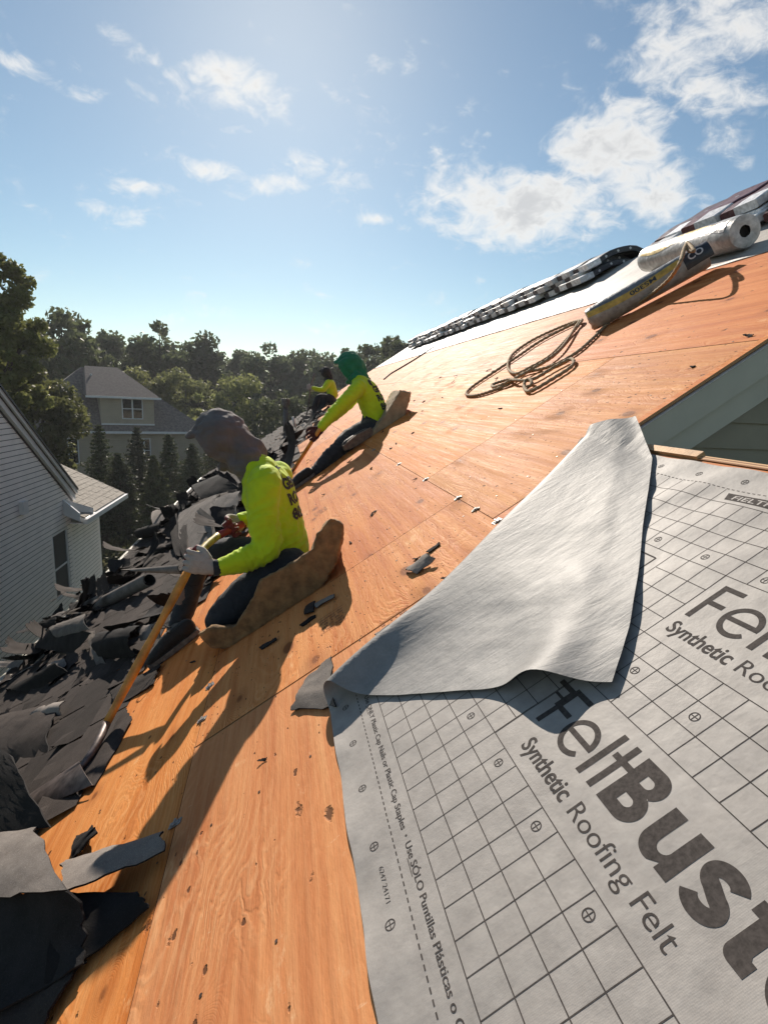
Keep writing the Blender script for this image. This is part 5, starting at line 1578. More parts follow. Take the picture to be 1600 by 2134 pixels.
M_SKIN = plain('skin', (0.20, 0.105, 0.065), 0.5, var=0.1, scale=20)
M_GLOVE = cloth('knit_glove', (0.42, 0.38, 0.34), 0.8, 0.9, 60, 0.4)
M_GRED = cloth('glove_grip_red', (0.20, 0.028, 0.030), 0.6, 0.6, 60, 0.4)
M_BOOT = cloth('boot_leather', (0.022, 0.020, 0.020), 0.6, 0.6, 40, 0.6)
M_SOLE = plain('boot_sole', (0.16, 0.13, 0.11), 0.8, var=0.35, scale=40)
M_SOLEB = plain('tan_sole', (0.20, 0.145, 0.11), 0.85, var=0.2, scale=30)
M_FOAM = plain('brown_foam', (0.235, 0.140, 0.062), 0.95, var=0.35, scale=16, bump=0.9, bscale=70)
M_FOAMP = plain('pale_foam', (0.34, 0.25, 0.155), 0.95, var=0.2, scale=14, bump=0.6, bscale=60)
M_WOOD = plain('ash_handle', (0.62, 0.275, 0.045), 0.45, var=0.25, scale=12, bump=0.15, bscale=80)
M_YEL = plain('yellow_fibreglass', (0.55, 0.40, 0.10), 0.5, var=0.4, scale=30)
M_RED = plain('red_grip', (0.30, 0.03, 0.03), 0.5, var=0.2, scale=20)
M_STEEL = plain('worn_blade_steel', (0.16, 0.13, 0.12), 0.5, 0.6, var=0.4, scale=25)

def ball(c, r, n=10):
    """(points, radii) giving a closed ellipsoid-like tube"""
    c = Vector(c)
    pts = [c + Vector((0, 0, r * math.cos(math.pi * (0.04 + 0.92 * i / n)))) for i in range(n + 1)]
    return pts, [max(0.002, r * math.sin(math.pi * (0.04 + 0.92 * i / n))) for i in range(n + 1)]
def rounded(pts, radii, n=6):
    """limb path smoothed, with rounded ends"""
    P = smooth_path(pts, n); R = []
    for i in range(len(P)):
        f = i / n; k = min(int(f), len(radii) - 2); t = f - k
        t = t * t * (3 - 2 * t)
        a, c = radii[k], radii[k + 1]
        if isinstance(a, tuple) or isinstance(c, tuple):
            a = a if isinstance(a, tuple) else (a, a); c = c if isinstance(c, tuple) else (c, c)
            R.append((a[0] + (c[0] - a[0]) * t, a[1] + (c[1] - a[1]) * t))
        else: R.append(a + (c - a) * t)
    d0 = (P[0] - P[1]).normalized(); d1 = (P[-1] - P[-2]).normalized()
    def sc2(r, k): return (r[0] * k, r[1] * k) if isinstance(r, tuple) else r * k
    m0 = min(R[0]) if isinstance(R[0], tuple) else R[0]; m1 = min(R[-1]) if isinstance(R[-1], tuple) else R[-1]
    P = [P[0] + d0 * m0 * 0.95, P[0] + d0 * m0 * 0.7] + P + [P[-1] + d1 * m1 * 0.7, P[-1] + d1 * m1 * 0.95]
    R = [sc2(R[0], 0.3), sc2(R[0], 0.72)] + R + [sc2(R[-1], 0.72), sc2(R[-1], 0.3)]
    return P, R
def blob(name, parts, mat, parent, voxel=0.010, smooth=6, warp=None, ref=None, seg=16):
    """overlapping limbs fused to one continuous surface"""
    org = parent.matrix_world.translation if parent else Vector()
    org = parent.location.copy() if parent else Vector()
    mb = MB()
    for p in parts:
        pts, rad_ = p[0], p[1]; rf = p[2] if len(p) > 2 else None
        mb.tube([Vector(q) - org for q in pts], rad_, seg, ref=rf)
    me = bpy.data.meshes.new(name); me.from_pydata(mb.v, [], mb.f); me.update()
    o = bpy.data.objects.new(name, me); COL.objects.link(o)
    bm = bmesh.new(); bm.from_mesh(me); bmesh.ops.recalc_face_normals(bm, faces=bm.faces); bm.to_mesh(me); bm.free()
    r = o.modifiers.new('r', 'REMESH'); r.mode = 'VOXEL'; r.voxel_size = voxel; r.use_smooth_shade = True
    s = o.modifiers.new('s', 'SMOOTH'); s.iterations = smooth; s.factor = 0.5
    new = bpy.data.meshes.new_from_object(o.evaluated_get(bpy.context.evaluated_depsgraph_get()))
    bpy.data.objects.remove(o); bpy.data.meshes.remove(me)
    new.name = name
    if warp is not None:
        nr = [v.normal.copy() for v in new.vertices]
        for v, n in zip(new.vertices, nr): v.co = warp(v.co + org, n) - org
    new.polygons.foreach_set('use_smooth', [True] * len(new.polygons))
    new.materials.clear(); new.materials.append(mat)
    ob = bpy.data.objects.new(name, new); COL.objects.link(ob)
    if parent: ob.parent = parent
    return ob
def fold_warp(folds, amp=0.004, seed=1):
    """cloth folds: folds = (origin, axis, wavelength, amplitude, radius): ripples across an axis near a place"""
    def f(p, n):
        d = amp * (nz(p.x, p.y + p.z * 1.3, 11, seed) + 0.6 * nz(p.x + p.z, p.y, 23, seed + 3))
        for o_, ax, wl, am, rd in folds:
            q = p - o_; k = math.exp(-(q.length / rd) ** 2)
            if k > 0.02:
                s = q.dot(ax) / wl + 0.9 * nz(p.x * 1.0, p.y + p.z, 9, seed + 5)
                d += k * am * (abs(math.sin(math.pi * s)) - 0.6) * -1.0
        return p + n * d
    return f
def hooded_head(parent, H, face, up, neck, r, mat, seed, drop_=0.0):
    """hood with a hollow face opening, and the head inside it"""
    face = face.normalized(); side = face.cross(up).normalized(); upv = side.cross(face).normalized()
    crown = H + upv * r * 0.12 - face * r * 0.10
    parts = [ball(H, r * 0.98), ball(crown, r * 0.96), rounded([H - face * r * 0.25, H.lerp(neck, 0.55) - face * r * 0.18, neck], [r * 0.86, r * 0.74, r * 0.80]),
             rounded([H + upv * r * 0.55, H + upv * r * 0.50 + face * r * 0.72], [r * 0.55, r * 0.36]),
             rounded([H - upv * r * 0.35, H - upv * r * 0.62 + face * r * 0.45], [r * 0.62, r * 0.42])]
    def warp(p, n):
        q = p - H; c = q.dot(face) / (q.length + 1e-9)
        lat = q - face * q.dot(face); e = math.sqrt((lat.dot(side) / (r * 0.62)) ** 2 + ((lat.dot(upv) + r * 0.12) / (r * 0.80)) ** 2)
        if q.dot(face) > 0.05 * r and e < 1.0:
            k = 1 - smst(0.78, 1.0, e)
            p = p - face * (k * (q.dot(face) - 0.05 * r + 0.10 * r))
        w_ = 0.011 * nz(p.x * 1.2, p.y + p.z, 9, seed) - 0.012 * abs(nz(p.x * 1.3, p.y + p.z * 1.6, 13, seed + 2)) + 0.004 * nz(p.x, p.z * 2.0, 24, seed)
        # soft folds from the crown to the neck
        an = math.atan2(q.dot(side), q.dot(upv) * 0.5 - q.dot(face))
        # hem round the face opening, centre seam over the crown, gathers where the hood tucks into the collar
        if q.dot(face) > -0.1 * r: w_ += 0.007 * math.exp(-((e - 1.10) / 0.09) ** 2)
        w_ -= 0.004 * math.exp(-(q.dot(side) / (0.035 * r)) ** 2)
        tk = (p - neck).length / r
        w_ += 0.010 * math.exp(-(tk / 0.9) ** 2) * (abs(math.sin(q.dot(upv) / (0.16 * r) + 2.2 * nz(p.x, p.y + p.z, 7, seed))) - 0.5)
        w_ += 0.009 * math.sin(an * 7 + 3 * nz(p.x, p.z, 5, seed)) * smst(0.2, -0.9, q.dot(upv) / r)
        return p + n * w_
    blob('hood', parts, mat, parent, r * 0.048, 4, warp)
    hd = H + face * r * 0.05 - upv * r * 0.10
    k = r / 0.15 * 0.82
    P = [ball(hd, 0.088 * k), rounded([hd - upv * 0.02 * k, hd - upv * 0.085 * k + face * 0.045 * k], [0.075 * k, 0.045 * k]),
         rounded([hd + face * 0.075 * k + upv * 0.012 * k, hd + face * 0.108 * k - upv * 0.028 * k], [0.012 * k, 0.016 * k]),
         rounded([hd + face * 0.080 * k + upv * 0.03 * k + side * 0.03 * k, hd + face * 0.080 * k + upv * 0.03 * k - side * 0.03 * k], [0.014 * k, 0.014 * k]),
         rounded([hd + face * 0.082 * k - upv * 0.055 * k + side * 0.02 * k, hd + face * 0.082 * k - upv * 0.055 * k - side * 0.02 * k], [0.010 * k, 0.010 * k])]
    P += [rounded([hd + side * s_ * 0.082 * k + upv * 0.015 * k, hd + side * s_ * 0.086 * k - upv * 0.03 * k], [0.014 * k, 0.010 * k]) for s_ in (-1, 1)]
    P.append(rounded([hd - upv * 0.05 * k - face * 0.02 * k, neck], [0.058 * k, 0.060 * k]))
    return P
def hand_parts(W, d, p, t, k=1.0, curl=1.0, spread=0.0):
    """palm and five unequal fingers closing round something on the palm side; W wrist, d towards the knuckles, p out of the palm, t thumb side"""
    d = d.normalized(); t = (t - d * t.dot(d)).normalized(); p = (p - d * p.dot(d)); p = (p - t * p.dot(t)).normalized()
    S = [rounded([W, W + d * 0.035 * k, W + d * 0.080 * k], [(0.030 * k, 0.022 * k), (0.040 * k, 0.019 * k), (0.042 * k, 0.016 * k)], 5) + (t,)]
    Fg = []
    for i, (ln, off) in enumerate(((0.92, 0.036), (1.0, 0.0125), (0.95, -0.0115), (0.78, -0.0345))):
        b0 = W + d * 0.080 * k + t * off * k; l = 0.034 * k * ln
        q1 = b0 + d * l * 0.9 + p * l * 0.35 * curl + t * spread * off * 0.5
        q2 = q1 + d * l * (0.75 - 0.85 * curl) + p * l * (0.35 + 0.65 * curl)
        q3 = q2 + d * l * (0.7 - 1.45 * curl) + p * l * 0.35
        Fg.append(rounded([b0 - d * 0.02 * k, b0, q1, q2, q3], [0.0100 * k, 0.0098 * k, 0.0094 * k, 0.0090 * k, 0.0080 * k], 4))
    b0 = W + d * 0.030 * k + t * 0.030 * k
    q1 = b0 + t * 0.022 * k + d * 0.026 * k + p * 0.012 * k; q2 = q1 + d * 0.026 * k + p * 0.022 * k + t * 0.002 * k
    Fg.append(rounded([b0, q1, q2, q2 + p * 0.018 * k + d * 0.006 * k - t * 0.006 * k], [0.015 * k, 0.0125 * k, 0.011 * k, 0.009 * k], 4))
    return S, Fg
def glove(parent, W, d, p, t, mat, name='glove', k=1.0, curl=1.0, tips=None):
    S, Fg = hand_parts(W, d, p, t, k, curl)
    g = blob(name, S + Fg, mat, parent, 0.0034 * k, 1, seg=10)
    if tips is not None:
        T = []
        for pts, rr_ in Fg:
            n = len(pts); T.append((pts[n * 5 // 9:], [r * 1.10 for r in rr_[n * 5 // 9:]]))
        pm = (p - d * p.dot(d)).normalized()
        T.append(rounded([W + d * 0.03 * k + pm * 0.010 * k, W + d * 0.085 * k + pm * 0.010 * k], [(0.036 * k, 0.012 * k), (0.040 * k, 0.012 * k)], 4) + (t,))
        blob('palm_coating', T, tips, g if False else parent, 0.0046 * k, 2, seg=10)
    return g
def boot(parent, heel, toe, up, mat=M_BOOT, sole=M_SOLE, k=1.0, shaft=None):
    f = (toe - heel); Ln = f.length; f.normalize(); up = (up - f * up.dot(f)).normalized(); s = f.cross(up)
    P = [rounded([heel + up * 0.055 * k + f * 0.03, heel + f * Ln * 0.45 + up * 0.055 * k, heel + f * Ln * 0.80 + up * 0.040 * k, toe + up * 0.032 * k - f * 0.02], [(0.036 * k, 0.046 * k), (0.042 * k, 0.044 * k), (0.046 * k, 0.032 * k), (0.036 * k, 0.022 * k)], 6) + (s,)]
    if shaft is not None: P.append(rounded([heel + up * 0.05 * k + f * 0.06 * k, shaft], [(0.044 * k, 0.050 * k), 0.050 * k], 5) + (s,))
    b_ = blob('boot', P, mat, parent, 0.009 * k, 4)
    # lugged sole
    mb = MB(); org = parent.location
    n = 14; out = []
    for i in range(n + 1):
        a = i / n; wd = 0.034 + 0.014 * math.sin(math.pi * min(1, a * 1.1)) ** 2 - 0.004 * (abs(a - 0.38) < 0.12)
        if a > 0.92: wd *= 0.75
        out.append((a, wd * k))
    top = []; bot = []
    for sg_ in (1, -1):
        for a, wd in (out if sg_ == 1 else out[::-1]):
            q = heel + f * (Ln * a) + s * wd * sg_ - org
            top.append(q + up * 0.022 * k); bot.append(q + up * (0.004 if int(a * n) % 2 else 0.0) * k - up * 0.002)
    m_ = len(top)
    mb.add(top + bot, [tuple(range(m_)), tuple(range(2 * m_ - 1, m_ - 1, -1))] + [(i, m_ + i, m_ + (i + 1) % m_, (i + 1) % m_) for i in range(m_)])
    mb.obj('boot_sole', sole, parent)
    return b_
def back_print(parent, shirt, lines, origin, right, down, out, size, mat):
    """lettering laid on the back of the shirt by casting it on the cloth"""
    bm = bmesh.new(); bm.from_mesh(shirt.data); tree_ = BVHTree.FromBMesh(bm)
    org = parent.location
    for k, (txt, bold) in enumerate(lines):
        V, F = text_fill(txt, 1.0, bold)
        if txt == '~':
            sp = [(0.0, 0.0), (0.25, 0.42), (0.62, 0.60), (1.1, 0.62), (0.85, 0.50), (1.5, 0.40), (0.9, 0.34), (0.55, 0.30), (0.42, 0.10), (0.36, -0.35), (0.26, -0.30), (0.28, 0.05), (0.18, -0.25)]
            V, F = curve_fill([sp])
        b2 = bmesh.new(); vs = [b2.verts.new((x, y, 0)) for x, y in V]
        for f_ in F:
            try: b2.faces.new([vs[i] for i in f_])
            except ValueError: pass
        for ax in (0, 1):
            lo = min(v.co[ax] for v in b2.verts); hi = max(v.co[ax] for v in b2.verts); q = lo + 0.15
            while q < hi:
                co = Vector((0, 0, 0)); co[ax] = q; no = Vector((0, 0, 0)); no[ax] = 1
                bmesh.ops.bisect_plane(b2, geom=b2.verts[:] + b2.edges[:] + b2.faces[:], plane_co=co, plane_no=no); q += 0.15
        ok = True
        for v in b2.verts:
            w_ = origin + right * (v.co.x * size) + down * ((k * 1.02 - v.co.y) * size) - org
            hit, nrm, idx, dist = tree_.ray_cast(w_ + out * 0.35, -out, 0.9)
            v.co = (hit + nrm * 0.0022) if hit is not None else w_ - out * 0.5
            v.tag = hit is None
        bmesh.ops.delete(b2, geom=[v for v in b2.verts if v.tag], context='VERTS')
        if b2.faces:
            me = bpy.data.meshes.new('back_print'); b2.to_mesh(me); me.materials.append(mat)
            o = bpy.data.objects.new('back_print', me); COL.objects.link(o); o.parent = parent
        b2.free()
    bm.free()
M_PRINT = plain('shirt_print', (0.02, 0.028, 0.022), 0.7, var=0.1)
UP = Vector((0, 0, 1))

# ---- nearest worker: kneeling on one knee, grey hood, tool in both hands
Z1 = rp(560, 1320, 0.0)
W1 = root('person', 'worker in a grey hood and lime shirt kneeling with a long-handled tool', 'person', r2w(*Z1))
S_ = Vector((0.36, 0.93, 0.0)).normalized()            # across the shoulders, away from the camera
neck = at(522, 962, 1.52); chest = at(558, 1022, 1.52); mid = at(578, 1088, 1.51); wst = at(592, 1140, 1.50); pel = at(596, 1178, 1.50)
sh = at(550, 1012, 1.37); el = at(556, 1140, 1.31); wr = at(462, 1182, 1.24)
fsh = at(580, 992, 1.69); fel = at(540, 1082, 1.86); fwr = at(505, 1080, 1.80)
torso = rounded([neck + UP * 0.00, at(540, 985, 1.52), chest, mid, wst, at(597, 1150, 1.50)], [(0.075, 0.065), (0.135, 0.088), (0.172, 0.118), (0.165, 0.122), (0.158, 0.118), (0.160, 0.118)], 6) + (S_,)
arm = rounded([at(556, 1000, 1.42), sh, at(548, 1080, 1.33), el, at(512, 1166, 1.27), wr], [0.074, 0.080, 0.074, 0.068, 0.058, 0.043], 6)
farm = rounded([at(575, 998, 1.64), fsh, at(560, 1040, 1.80), fel, at(520, 1082, 1.83), fwr], [0.070, 0.072, 0.064, 0.058, 0.048, 0.038], 6)
fd = (wr - el).normalized(); ud = (el - sh).normalized()
shirt = blob('shirt', [torso, arm, farm], M_HIVIS, W1, 0.0085, 5,
             fold_warp([(at(530, 1165, 1.27), fd, 0.030, 0.008, 0.11), (el, (fd - ud).normalized(), 0.035, 0.009, 0.10), (at(600, 1130, 1.40), (UP + Vector((-.6, 0, 0))).normalized(), 0.045, 0.012, 0.16), (at(545, 1050, 1.30), (ud + Vector((.4, 0, 0))).normalized(), 0.05, 0.008, 0.14), (at(600, 1060, 1.40), (ud + Vector((-.9, 0, 0))).normalized(), 0.06, 0.008, 0.14)], 0.005, 3))
nh = at(600, 1182, 1.38); kn = at(456, 1292, 1.25)
trous = [rounded([at(595, 1148, 1.50), pel, at(598, 1200, 1.50)], [(0.150, 0.108), (0.165, 0.120), (0.14, 0.11)], 5) + (S_,),
         rounded([nh, at(534, 1222, 1.30), at(484, 1264, 1.26), kn], [0.104, 0.086, 0.074, 0.064], 6),
         rounded([kn + UP * -0.005, at(515, 1278, 1.38), at(600, 1236, 1.47)], [0.058, 0.056, 0.045], 6),
         rounded([at(588, 1172, 1.62), at(500, 1150, 1.70), at(412, 1164, 1.74)], [0.105, 0.085, 0.070], 6),
         rounded([at(412, 1166, 1.74), at(392, 1240, 1.70), at(368, 1318, 1.62)], [0.068, 0.060, 0.052], 6)]
blob('trousers', trous, M_TROUS, W1, 0.010, 5, fold_warp([(at(372, 1300, 1.62), UP, 0.03, 0.008, 0.10), (kn, Vector((1, 0, 0.6)).normalized(), 0.05, 0.003, 0.10), (at(560, 1200, 1.36), Vector((1, 0, 0.8)).normalized(), 0.05, 0.007, 0.14)], 0.004, 8))
fd1 = Vector((-0.80, -0.16, -0.58)); H1 = at(458, 913, 1.56)
body = hooded_head(W1, H1, fd1, UP, at(514, 960, 1.54), 0.130, M_HOODG, 4)
body += [rounded([neck, chest, mid, pel], [(0.06, 0.05), (0.12, 0.08), (0.12, 0.085), (0.11, 0.085)], 5) + (S_,), rounded([sh, el, wr], [0.042, 0.040, 0.028], 6), rounded([fsh, fel, fwr], [0.042, 0.040, 0.028], 6),
         rounded([pel, nh, at(530, 1240, 1.37), kn], [0.07, 0.07, 0.06, 0.05], 5), rounded([pel, at(588, 1172, 1.62), at(500, 1150, 1.70), at(412, 1166, 1.74), at(368, 1318, 1.62)], [0.07, 0.07, 0.06, 0.05, 0.036], 5)]
blob('body', body, M_SKIN, W1, 0.011, 3)
# cuffs and gloves
MB().tube([q - W1.location for q in (at(470, 1181, 1.243), at(444, 1184, 1.232))], [0.038, 0.035], 14).obj('cuff', M_TROUS, W1, True)
hw = at(446, 1183, 1.235)
glove(W1, hw, at(395, 1170, 1.235) - hw, Vector((0.0, 0.8, -0.5)), Vector((0, 0.1, 1)), M_GLOVE, 'glove', 1.12, 0.8, M_GRED)
fw_ = at(506, 1081, 1.80)
glove(W1, fw_, at(472, 1110, 1.72) - fw_, Vector((-0.1, -0.5, -0.8)), Vector((-0.8, -0.3, 0.4)), M_GLOVE, 'glove', 1.12, 1.0, M_GRED)
hl, to = rp(398, 1372, 0.004), rp(296, 1408, 0.004)
hl = r2w(hl.x, 1.52, 0.006); to = r2w(hl.x / CP * 0 + w2r(hl).x - 0.27, 1.44, 0.006)
boot(W1, hl, to, r2w(0, 0, 1), shaft=at(368, 1318, 1.62))
boot(W1, at(612, 1238, 1.47), at(660, 1190, 1.50), Vector((0, 0.2, -1)))
# laces
lm = MB(); sh0 = hl.lerp(to, 0.42) + r2w(0, 0, 0.098)
for k in range(4):
    c0 = hl.lerp(to, 0.36 + 0.09 * k) + r2w(0, 0, 0.105 - 0.016 * k) - W1.location
    lm.tube(smooth_path([c0 + Vector((0, -0.035, -0.012)), c0 + Vector((-0.01, 0, 0.004)), c0 + Vector((0.004, 0.035, -0.012))], 4), 0.003, 5)
c0 = hl.lerp(to, 0.36) + r2w(0, 0, 0.11) - W1.location
lm.tube(smooth_path([c0, c0 + Vector((-0.05, -0.02, 0.035)), c0 + Vector((-0.075, -0.01, 0.0)), c0 + Vector((-0.02, 0.0, -0.002))], 6), 0.0028, 5)
lm.obj('laces', M_BOOT, W1, True)
outv = Vector((0.86, -0.35, 0.35)).normalized(); dn_ = (mid - chest).normalized(); rt_ = dn_.cross(outv).normalized()
if rt_.y < 0: rt_ = -rt_
back_print(W1, shirt, [('~', 0), ('GEN', 0.055), ('ROO', 0.055), ('862', 0.055)], at(598, 985, 1.42), rt_, (dn_ + Vector((0.10, 0, 0))).normalized(), outv, 0.074, M_PRINT)

# ---- the tool he holds
TL = at(505, 1092, 1.76); T1 = at(455, 1116, 1.64); T2 = at(425, 1142, 1.52); T3 = at(394, 1186, 1.34)
TB = rp(222, 1508, 0.05); TBw = r2w(*TB)
tool = root('roofing_shovel', 'long-handled roofing shovel with wooden shaft prying under the old shingles', 'shovel', r2w(TB.x, TB.y, 0))
tl = tool.location
MB().tube([q - tl for q in smooth_path([TL, T1], 3)], [0.019] * 4, 12).obj('grip', M_RED, tool, True)
pp = smooth_path([T1, T2, T3 + (T3 - T2) * 0.1], 5); MB().tube([q - tl for q in pp], [0.0185] * len(pp), 12).obj('throat', M_YEL, tool, True)
pp = smooth_path([T3, T3.lerp(TBw, 0.5), TBw], 6); MB().tube([q - tl for q in pp], [0.0175 + 0.002 * math.sin(i) for i in range(len(pp))], 14).obj('shaft', M_WOOD, tool, True)
tip = rp(70, 1684, 0.02)
pp = [r2w(*q) - tl for q in smooth_path([TB, rp(205, 1545, 0.045), rp(180, 1585, 0.035), rp(150, 1618, 0.028)], 5)]
MB().tube(pp, [0.017 - 0.0004 * i for i in range(len(pp))], 12).obj('socket', M_STEEL, tool, True)
bl = [rp(168, 1590, .03), rp(196, 1640, .012), rp(80, 1690, .006), rp(52, 1668, .02)]
P = []
for i in range(9):
    row = []
    for j in range(7):
        f, g = i / 8, j / 6
        q = bl[0] * ((1 - f) * (1 - g)) + bl[1] * ((1 - f) * g) + bl[2] * (f * g) + bl[3] * (f * (1 - g))
        q = q + Vector((0, 0, 0.016 * math.cos(math.pi * (g - 0.5)) * (1 - 0.6 * f) + 0.008)); row.append(r2w(*q) - tl)
    P.append(row)
V, F, Mi = sheet_mesh(P, 9, 7, 0.003); mesh_obj('blade', V, F, M_STEEL, tool, True)
# the strip caught in his hand
patch('torn_shingle', 'pale curved shingle strip lifted beside his gloved hand', [w2r(at(252, 1188, 1.62)), w2r(at(372, 1178, 1.36)), w2r(at(378, 1196, 1.33)), w2r(at(300, 1192, 1.50))], 0.010, MG, amp=0.004, seed=51, rnoise=0.004)

# ---- foam pad under him
def pad(name, label, outline, Y, depth, mat, voxel, seed, tilt=0.0, lean=0.02):
    P = [at(x, y, Y) for x, y in outline]
    base = Vector((sum(p.x for p in P) / len(P), Y, min(p.z for p in P)))
    mb = MB(); mb.prism([p - base for p in P], Vector((lean, depth, tilt)))
    me = bpy.data.meshes.new(name); me.from_pydata(mb.v, [], mb.f); me.update()
    o = bpy.data.objects.new(name, me); COL.objects.link(o)
    bm = bmesh.new(); bm.from_mesh(me); bmesh.ops.recalc_face_normals(bm, faces=bm.faces); bm.to_mesh(me); bm.free()
    r = o.modifiers.new('r', 'REMESH'); r.mode = 'VOXEL'; r.voxel_size = voxel; r.use_smooth_shade = True
    s = o.modifiers.new('s', 'SMOOTH'); s.iterations = 2; s.factor = 0.5
    new = bpy.data.meshes.new_from_object(o.evaluated_get(bpy.context.evaluated_depsgraph_get()))
    bpy.data.objects.remove(o)
    nr = [v.normal.copy() for v in new.vertices]
    for v, n in zip(new.vertices, nr):
        p = v.co + base
        v.co += n * (0.005 * nz(p.x + p.y, p.z, 9, seed) + 0.006 * nz(p.x * 1.5 + p.z, p.y, 24, seed) + 0.004 * nz(p.x, p.y + p.z, 60, seed))
        w_ = w2r(v.co + base)
        if w_.z < 0.002: v.co = r2w(w_.x, w_.y, 0.002) - base
    new.polygons.foreach_set('use_smooth', [True] * len(new.polygons)); new.materials.clear(); new.materials.append(mat)
    ob = bpy.data.objects.new(name, new); COL.objects.link(ob); ob.location = base
    return tag(ob, label, 'foam pad')
pad('foam_pad', 'crumbling brown foam pad under the kneeling worker', [(408, 1322), (436, 1352), (490, 1355), (572, 1326), (644, 1266), (690, 1196), (704, 1168), (717, 1112), (714, 1088), (698, 1080), (682, 1082), (660, 1112), (648, 1146), (602, 1176), (545, 1206), (516, 1262), (488, 1306), (440, 1306)], 1.07, 0.50, M_FOAM, 0.011, 5, -0.17, 0.03)

# ---- second worker: sitting on a foam pad, green hood, leg stretched down the slope
Z2 = rp(760, 920, 0.0)
W2 = root('person', 'worker in a green hood and lime shirt sitting with one leg stretched out', 'person', r2w(*Z2))
ne2 = at(744, 790, 4.42); ch2 = at(764, 818, 4.36); wa2 = at(782, 860, 4.34); pe2 = at(776, 886, 4.34)
s2 = at(745, 810, 4.20); e2 = at(700, 856, 4.04); w2_ = at(668, 892, 3.96)
fs2 = at(752, 802, 4.56); fe2 = at(716, 850, 4.52); fw2 = at(680, 880, 4.28)
sh2 = blob('shirt', [rounded([ne2, at(752, 800, 4.38), ch2, wa2, at(783, 876, 4.34)], [(0.075, 0.065), (0.140, 0.095), (0.175, 0.125), (0.170, 0.130), (0.170, 0.130)], 6) + (S_,),
                     rounded([at(750, 803, 4.26), s2, at(722, 834, 4.10), e2, w2_], [0.070, 0.076, 0.070, 0.062, 0.044], 6), rounded([fs2, at(735, 830, 4.58), fe2, fw2], [0.072, 0.066, 0.058, 0.044], 6)], M_HIVIS, W2, 0.011, 5,
            fold_warp([(e2, (w2_ - e2).normalized(), 0.05, 0.010, 0.16), (wa2, UP, 0.06, 0.012, 0.18), (s2, (e2 - s2).normalized(), 0.06, 0.008, 0.16)], 0.006, 13))
blob('trousers', [rounded([wa2, pe2, at(772, 896, 4.34)], [(0.155, 0.115), (0.170, 0.125), (0.15, 0.12)], 5) + (S_,),
                  rounded([at(778, 893, 4.24), at(740, 912, 4.12), at(700, 940, 4.00), at(655, 985, 3.90)], [0.108, 0.098, 0.080, 0.058], 6),
                  rounded([at(768, 893, 4.46), at(735, 906, 4.40), at(712, 922, 4.22)], [0.105, 0.085, 0.07], 6), rounded([at(712, 922, 4.20), at(740, 918, 4.10), at(768, 906, 4.06)], [0.066, 0.058, 0.05], 6)], M_TROUS, W2, 0.012, 5, fold_warp([(at(700, 940, 4.0), Vector((1, 0, .8)).normalized(), 0.05, 0.012, 0.16), (at(660, 980, 3.9), Vector((1, 0, .8)).normalized(), 0.04, 0.010, 0.12)], 0.007, 18))
b2_ = hooded_head(W2, at(729, 764, 4.46), Vector((-0.88, 0.10, -0.42)), UP, at(746, 790, 4.42), 0.138, M_HOODGR, 14)
b2_ += [rounded([ne2, ch2, wa2, pe2], [(0.06, 0.05), (0.12, 0.08), (0.12, 0.085), (0.11, 0.085)], 5) + (S_,), rounded([s2, e2, w2_], [0.042, 0.040, 0.028], 6), rounded([fs2, fe2, fw2], [0.042, 0.040, 0.028], 6), rounded([pe2, at(740, 912, 4.12), at(655, 985, 3.90)], [0.08, 0.07, 0.04], 5)]
blob('body', b2_, M_SKIN, W2, 0.013, 3)
# scarf knot of the hood
blob('hood_drape', [rounded([at(738, 786, 4.34), at(752, 782, 4.42), at(768, 792, 4.5)], [0.045, 0.06, 0.03], 5), rounded([at(742, 780, 4.36), at(762, 790, 4.36)], [0.045, 0.028], 5)], M_HOODGR, W2, 0.010, 2, fold_warp([(at(752, 786, 4.4), Vector((1, 0, -.4)).normalized(), 0.03, 0.012, 0.14)], 0.004, 22))
glove(W2, w2_, at(652, 908, 3.93) - w2_, Vector((-0.2, 0.7, -0.5)), Vector((-0.5, 0, 0.8)), cloth('dark_red_glove', (0.075, 0.022, 0.022), 0.6), 'glove', 1.2, 0.75)
glove(W2, fw2, at(664, 894, 4.18) - fw2, Vector((-0.2, -0.4, -0.8)), Vector((-0.8, 0, 0.4)), cloth('dark_brown_glove', (0.05, 0.022, 0.02), 0.6), 'glove', 1.15, 0.9)
hb = r2w(-0.02, 3.82, 0.012)
boot(W2, r2w(0.07, 3.86, 0.012), r2w(-0.20, 3.80, 0.012), r2w(-0.5, -0.2, 1), shaft=at(652, 985, 3.90))
boot(W2, at(776, 898, 4.02), at(718, 934, 3.86), Vector((0.15, 0.95, 0.3)), M_BOOT, M_SOLEB, 1.05)
o2 = Vector((0.86, -0.35, 0.35)).normalized(); d2 = (wa2 - ch2).normalized(); r2_ = d2.cross(o2).normalized()
if r2_.y < 0: r2_ = -r2_
back_print(W2, sh2, [('~', 0), ('GEN', 0.055), ('ROO', 0.055), ('862', 0.055)], at(774, 800, 4.22), r2_, (d2 + Vector((0.08, 0, 0))).normalized(), o2, 0.088, M_PRINT)
tl2 = rp(598, 1000, 0.02); t2 = root('roofing_shovel', 'wooden-handled shovel held by the green-hooded worker', 'shovel', r2w(*tl2))
pp = smooth_path([at(672, 884, 4.02), at(655, 912, 3.95), r2w(*tl2)], 6)
MB().tube([q - t2.location for q in pp], [0.0185] * len(pp), 10).obj('shaft', M_WOOD, t2, True)
pp = [r2w(*q) - t2.location for q in (tl2, tl2 + Vector((-.10, -.02, -.008)), tl2 + Vector((-.2, -.03, -.010)))]
MB().tube(pp, [0.018, 0.016, 0.01], 10).obj('socket', M_STEEL, t2, True)
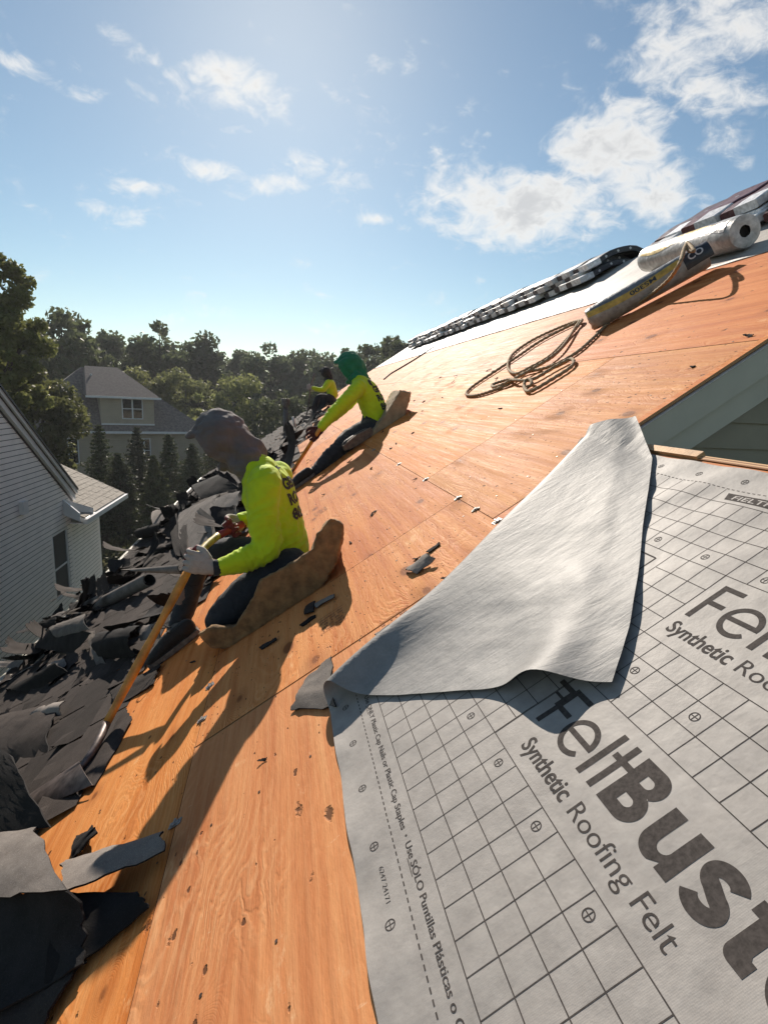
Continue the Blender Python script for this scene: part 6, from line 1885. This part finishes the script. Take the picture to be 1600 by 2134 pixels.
MB().prism([r2w(*(tl2 + Vector(q))) - t2.location for q in ((-.16, -.11, -.012), (-.16, .09, -.012), (-.42, .09, -.016), (-.42, -.11, -.016))], r2w(0, 0, 0.003)).obj('blade', M_STEEL, t2)
pad('foam_pad', 'bent tan foam pad behind the sitting worker', [(758, 925), (775, 900), (800, 868), (834, 812), (858, 817), (842, 880), (826, 908), (795, 925), (770, 938)], 4.02, 0.50, M_FOAMP, 0.016, 15)

# ---- third worker far along the roof
Y3 = 11.6
Z3 = w2r(at(690, 832, Y3)); W3 = root('person', 'distant worker in a lime shirt holding up a tool beyond the heap', 'person', at(690, 838, Y3))
sh3 = blob('shirt', [rounded([at(684, 793, Y3), at(689, 802, Y3), at(693, 822, Y3)], [(0.10, 0.08), (0.16, 0.11), (0.155, 0.12)], 5) + (S_,), rounded([at(684, 797, Y3 - .15), at(672, 812, Y3 - .25), at(652, 808, Y3 - .3)], [0.075, 0.06, 0.045], 5), rounded([at(688, 796, Y3 + .2), at(676, 812, Y3 + .3), at(655, 812, Y3)], [0.07, 0.055, 0.04], 5)], M_HIVIS, W3, 0.018, 3)
blob('trousers', [rounded([at(692, 822, Y3), at(688, 834, Y3)], [(0.15, 0.11), (0.16, 0.12)], 4) + (S_,), rounded([at(688, 832, Y3 - .1), at(664, 828, Y3 - .2), at(655, 850, Y3 - .2)], [0.1, 0.075, 0.06], 5), rounded([at(688, 832, Y3 + .1), at(668, 832, Y3 + .2), at(660, 852, Y3 + .1)], [0.1, 0.075, 0.06], 5)], M_TROUS, W3, 0.02, 3)
b3 = hooded_head(W3, at(678, 777, Y3), Vector((-0.85, 0.1, -0.4)), UP, at(684, 792, Y3), 0.125, cloth('dark_cap', (0.02, 0.02, 0.022), 0.7), 24)
b3 += [rounded([at(684, 792, Y3), at(690, 808, Y3), at(691, 830, Y3)], [0.05, 0.09, 0.09], 5)]
blob('body', b3, M_SKIN, W3, 0.02, 2)
glove(W3, at(652, 808, Y3 - .3), Vector((-1, 0, 0.1)), Vector((0, 1, 0)), Vector((0, 0, 1)), M_GLOVE, 'glove', 1.2, 0.9)
glove(W3, at(655, 812, Y3), Vector((-1, -0.6, 0)), Vector((0, -1, 0)), Vector((0, 0, 1)), M_GLOVE, 'glove', 1.2, 0.9)
t3 = root('roofing_shovel', 'thin tool handle held up by the distant worker', 'shovel', at(636, 868, Y3 - .2))
pp = smooth_path([at(655, 778, Y3 - .3), at(647, 808, Y3 - .3), at(642, 850, Y3 - .25), at(638, 866, Y3 - .2)], 4)
MB().tube([q - t3.location for q in pp], [0.015] * len(pp), 8).obj('shaft', M_STEEL, t3, True)
MB().prism([q - t3.location for q in (at(630, 866, Y3 - .2), at(646, 866, Y3 - .2), at(644, 884, Y3 - .2), at(632, 884, Y3 - .2))], Vector((0, 0.01, 0))).obj('blade', M_STEEL, t3)

# ------------------------------------------------------------------ the air between here and the tree line
hb_ = MB(); hb_.box((-70, -40, GROUND - 1.5), (70, 110, 11.5))
hz = hb_.obj('haze', None)
hm = bpy.data.materials.new('haze_air'); hm.use_nodes = True
hn = hm.node_tree; hn.nodes.clear()
pv = hn.nodes.new('ShaderNodeVolumePrincipled'); pv.inputs['Color'].default_value = (0.90, 0.94, 1.0, 1); pv.inputs['Density'].default_value = 0.00045; pv.inputs['Anisotropy'].default_value = 0.35
ho = hn.nodes.new('ShaderNodeOutputMaterial'); hn.links.new(pv.outputs[0], ho.inputs['Volume'])
hz.data.materials.append(hm); tag(hz, kind='stuff')
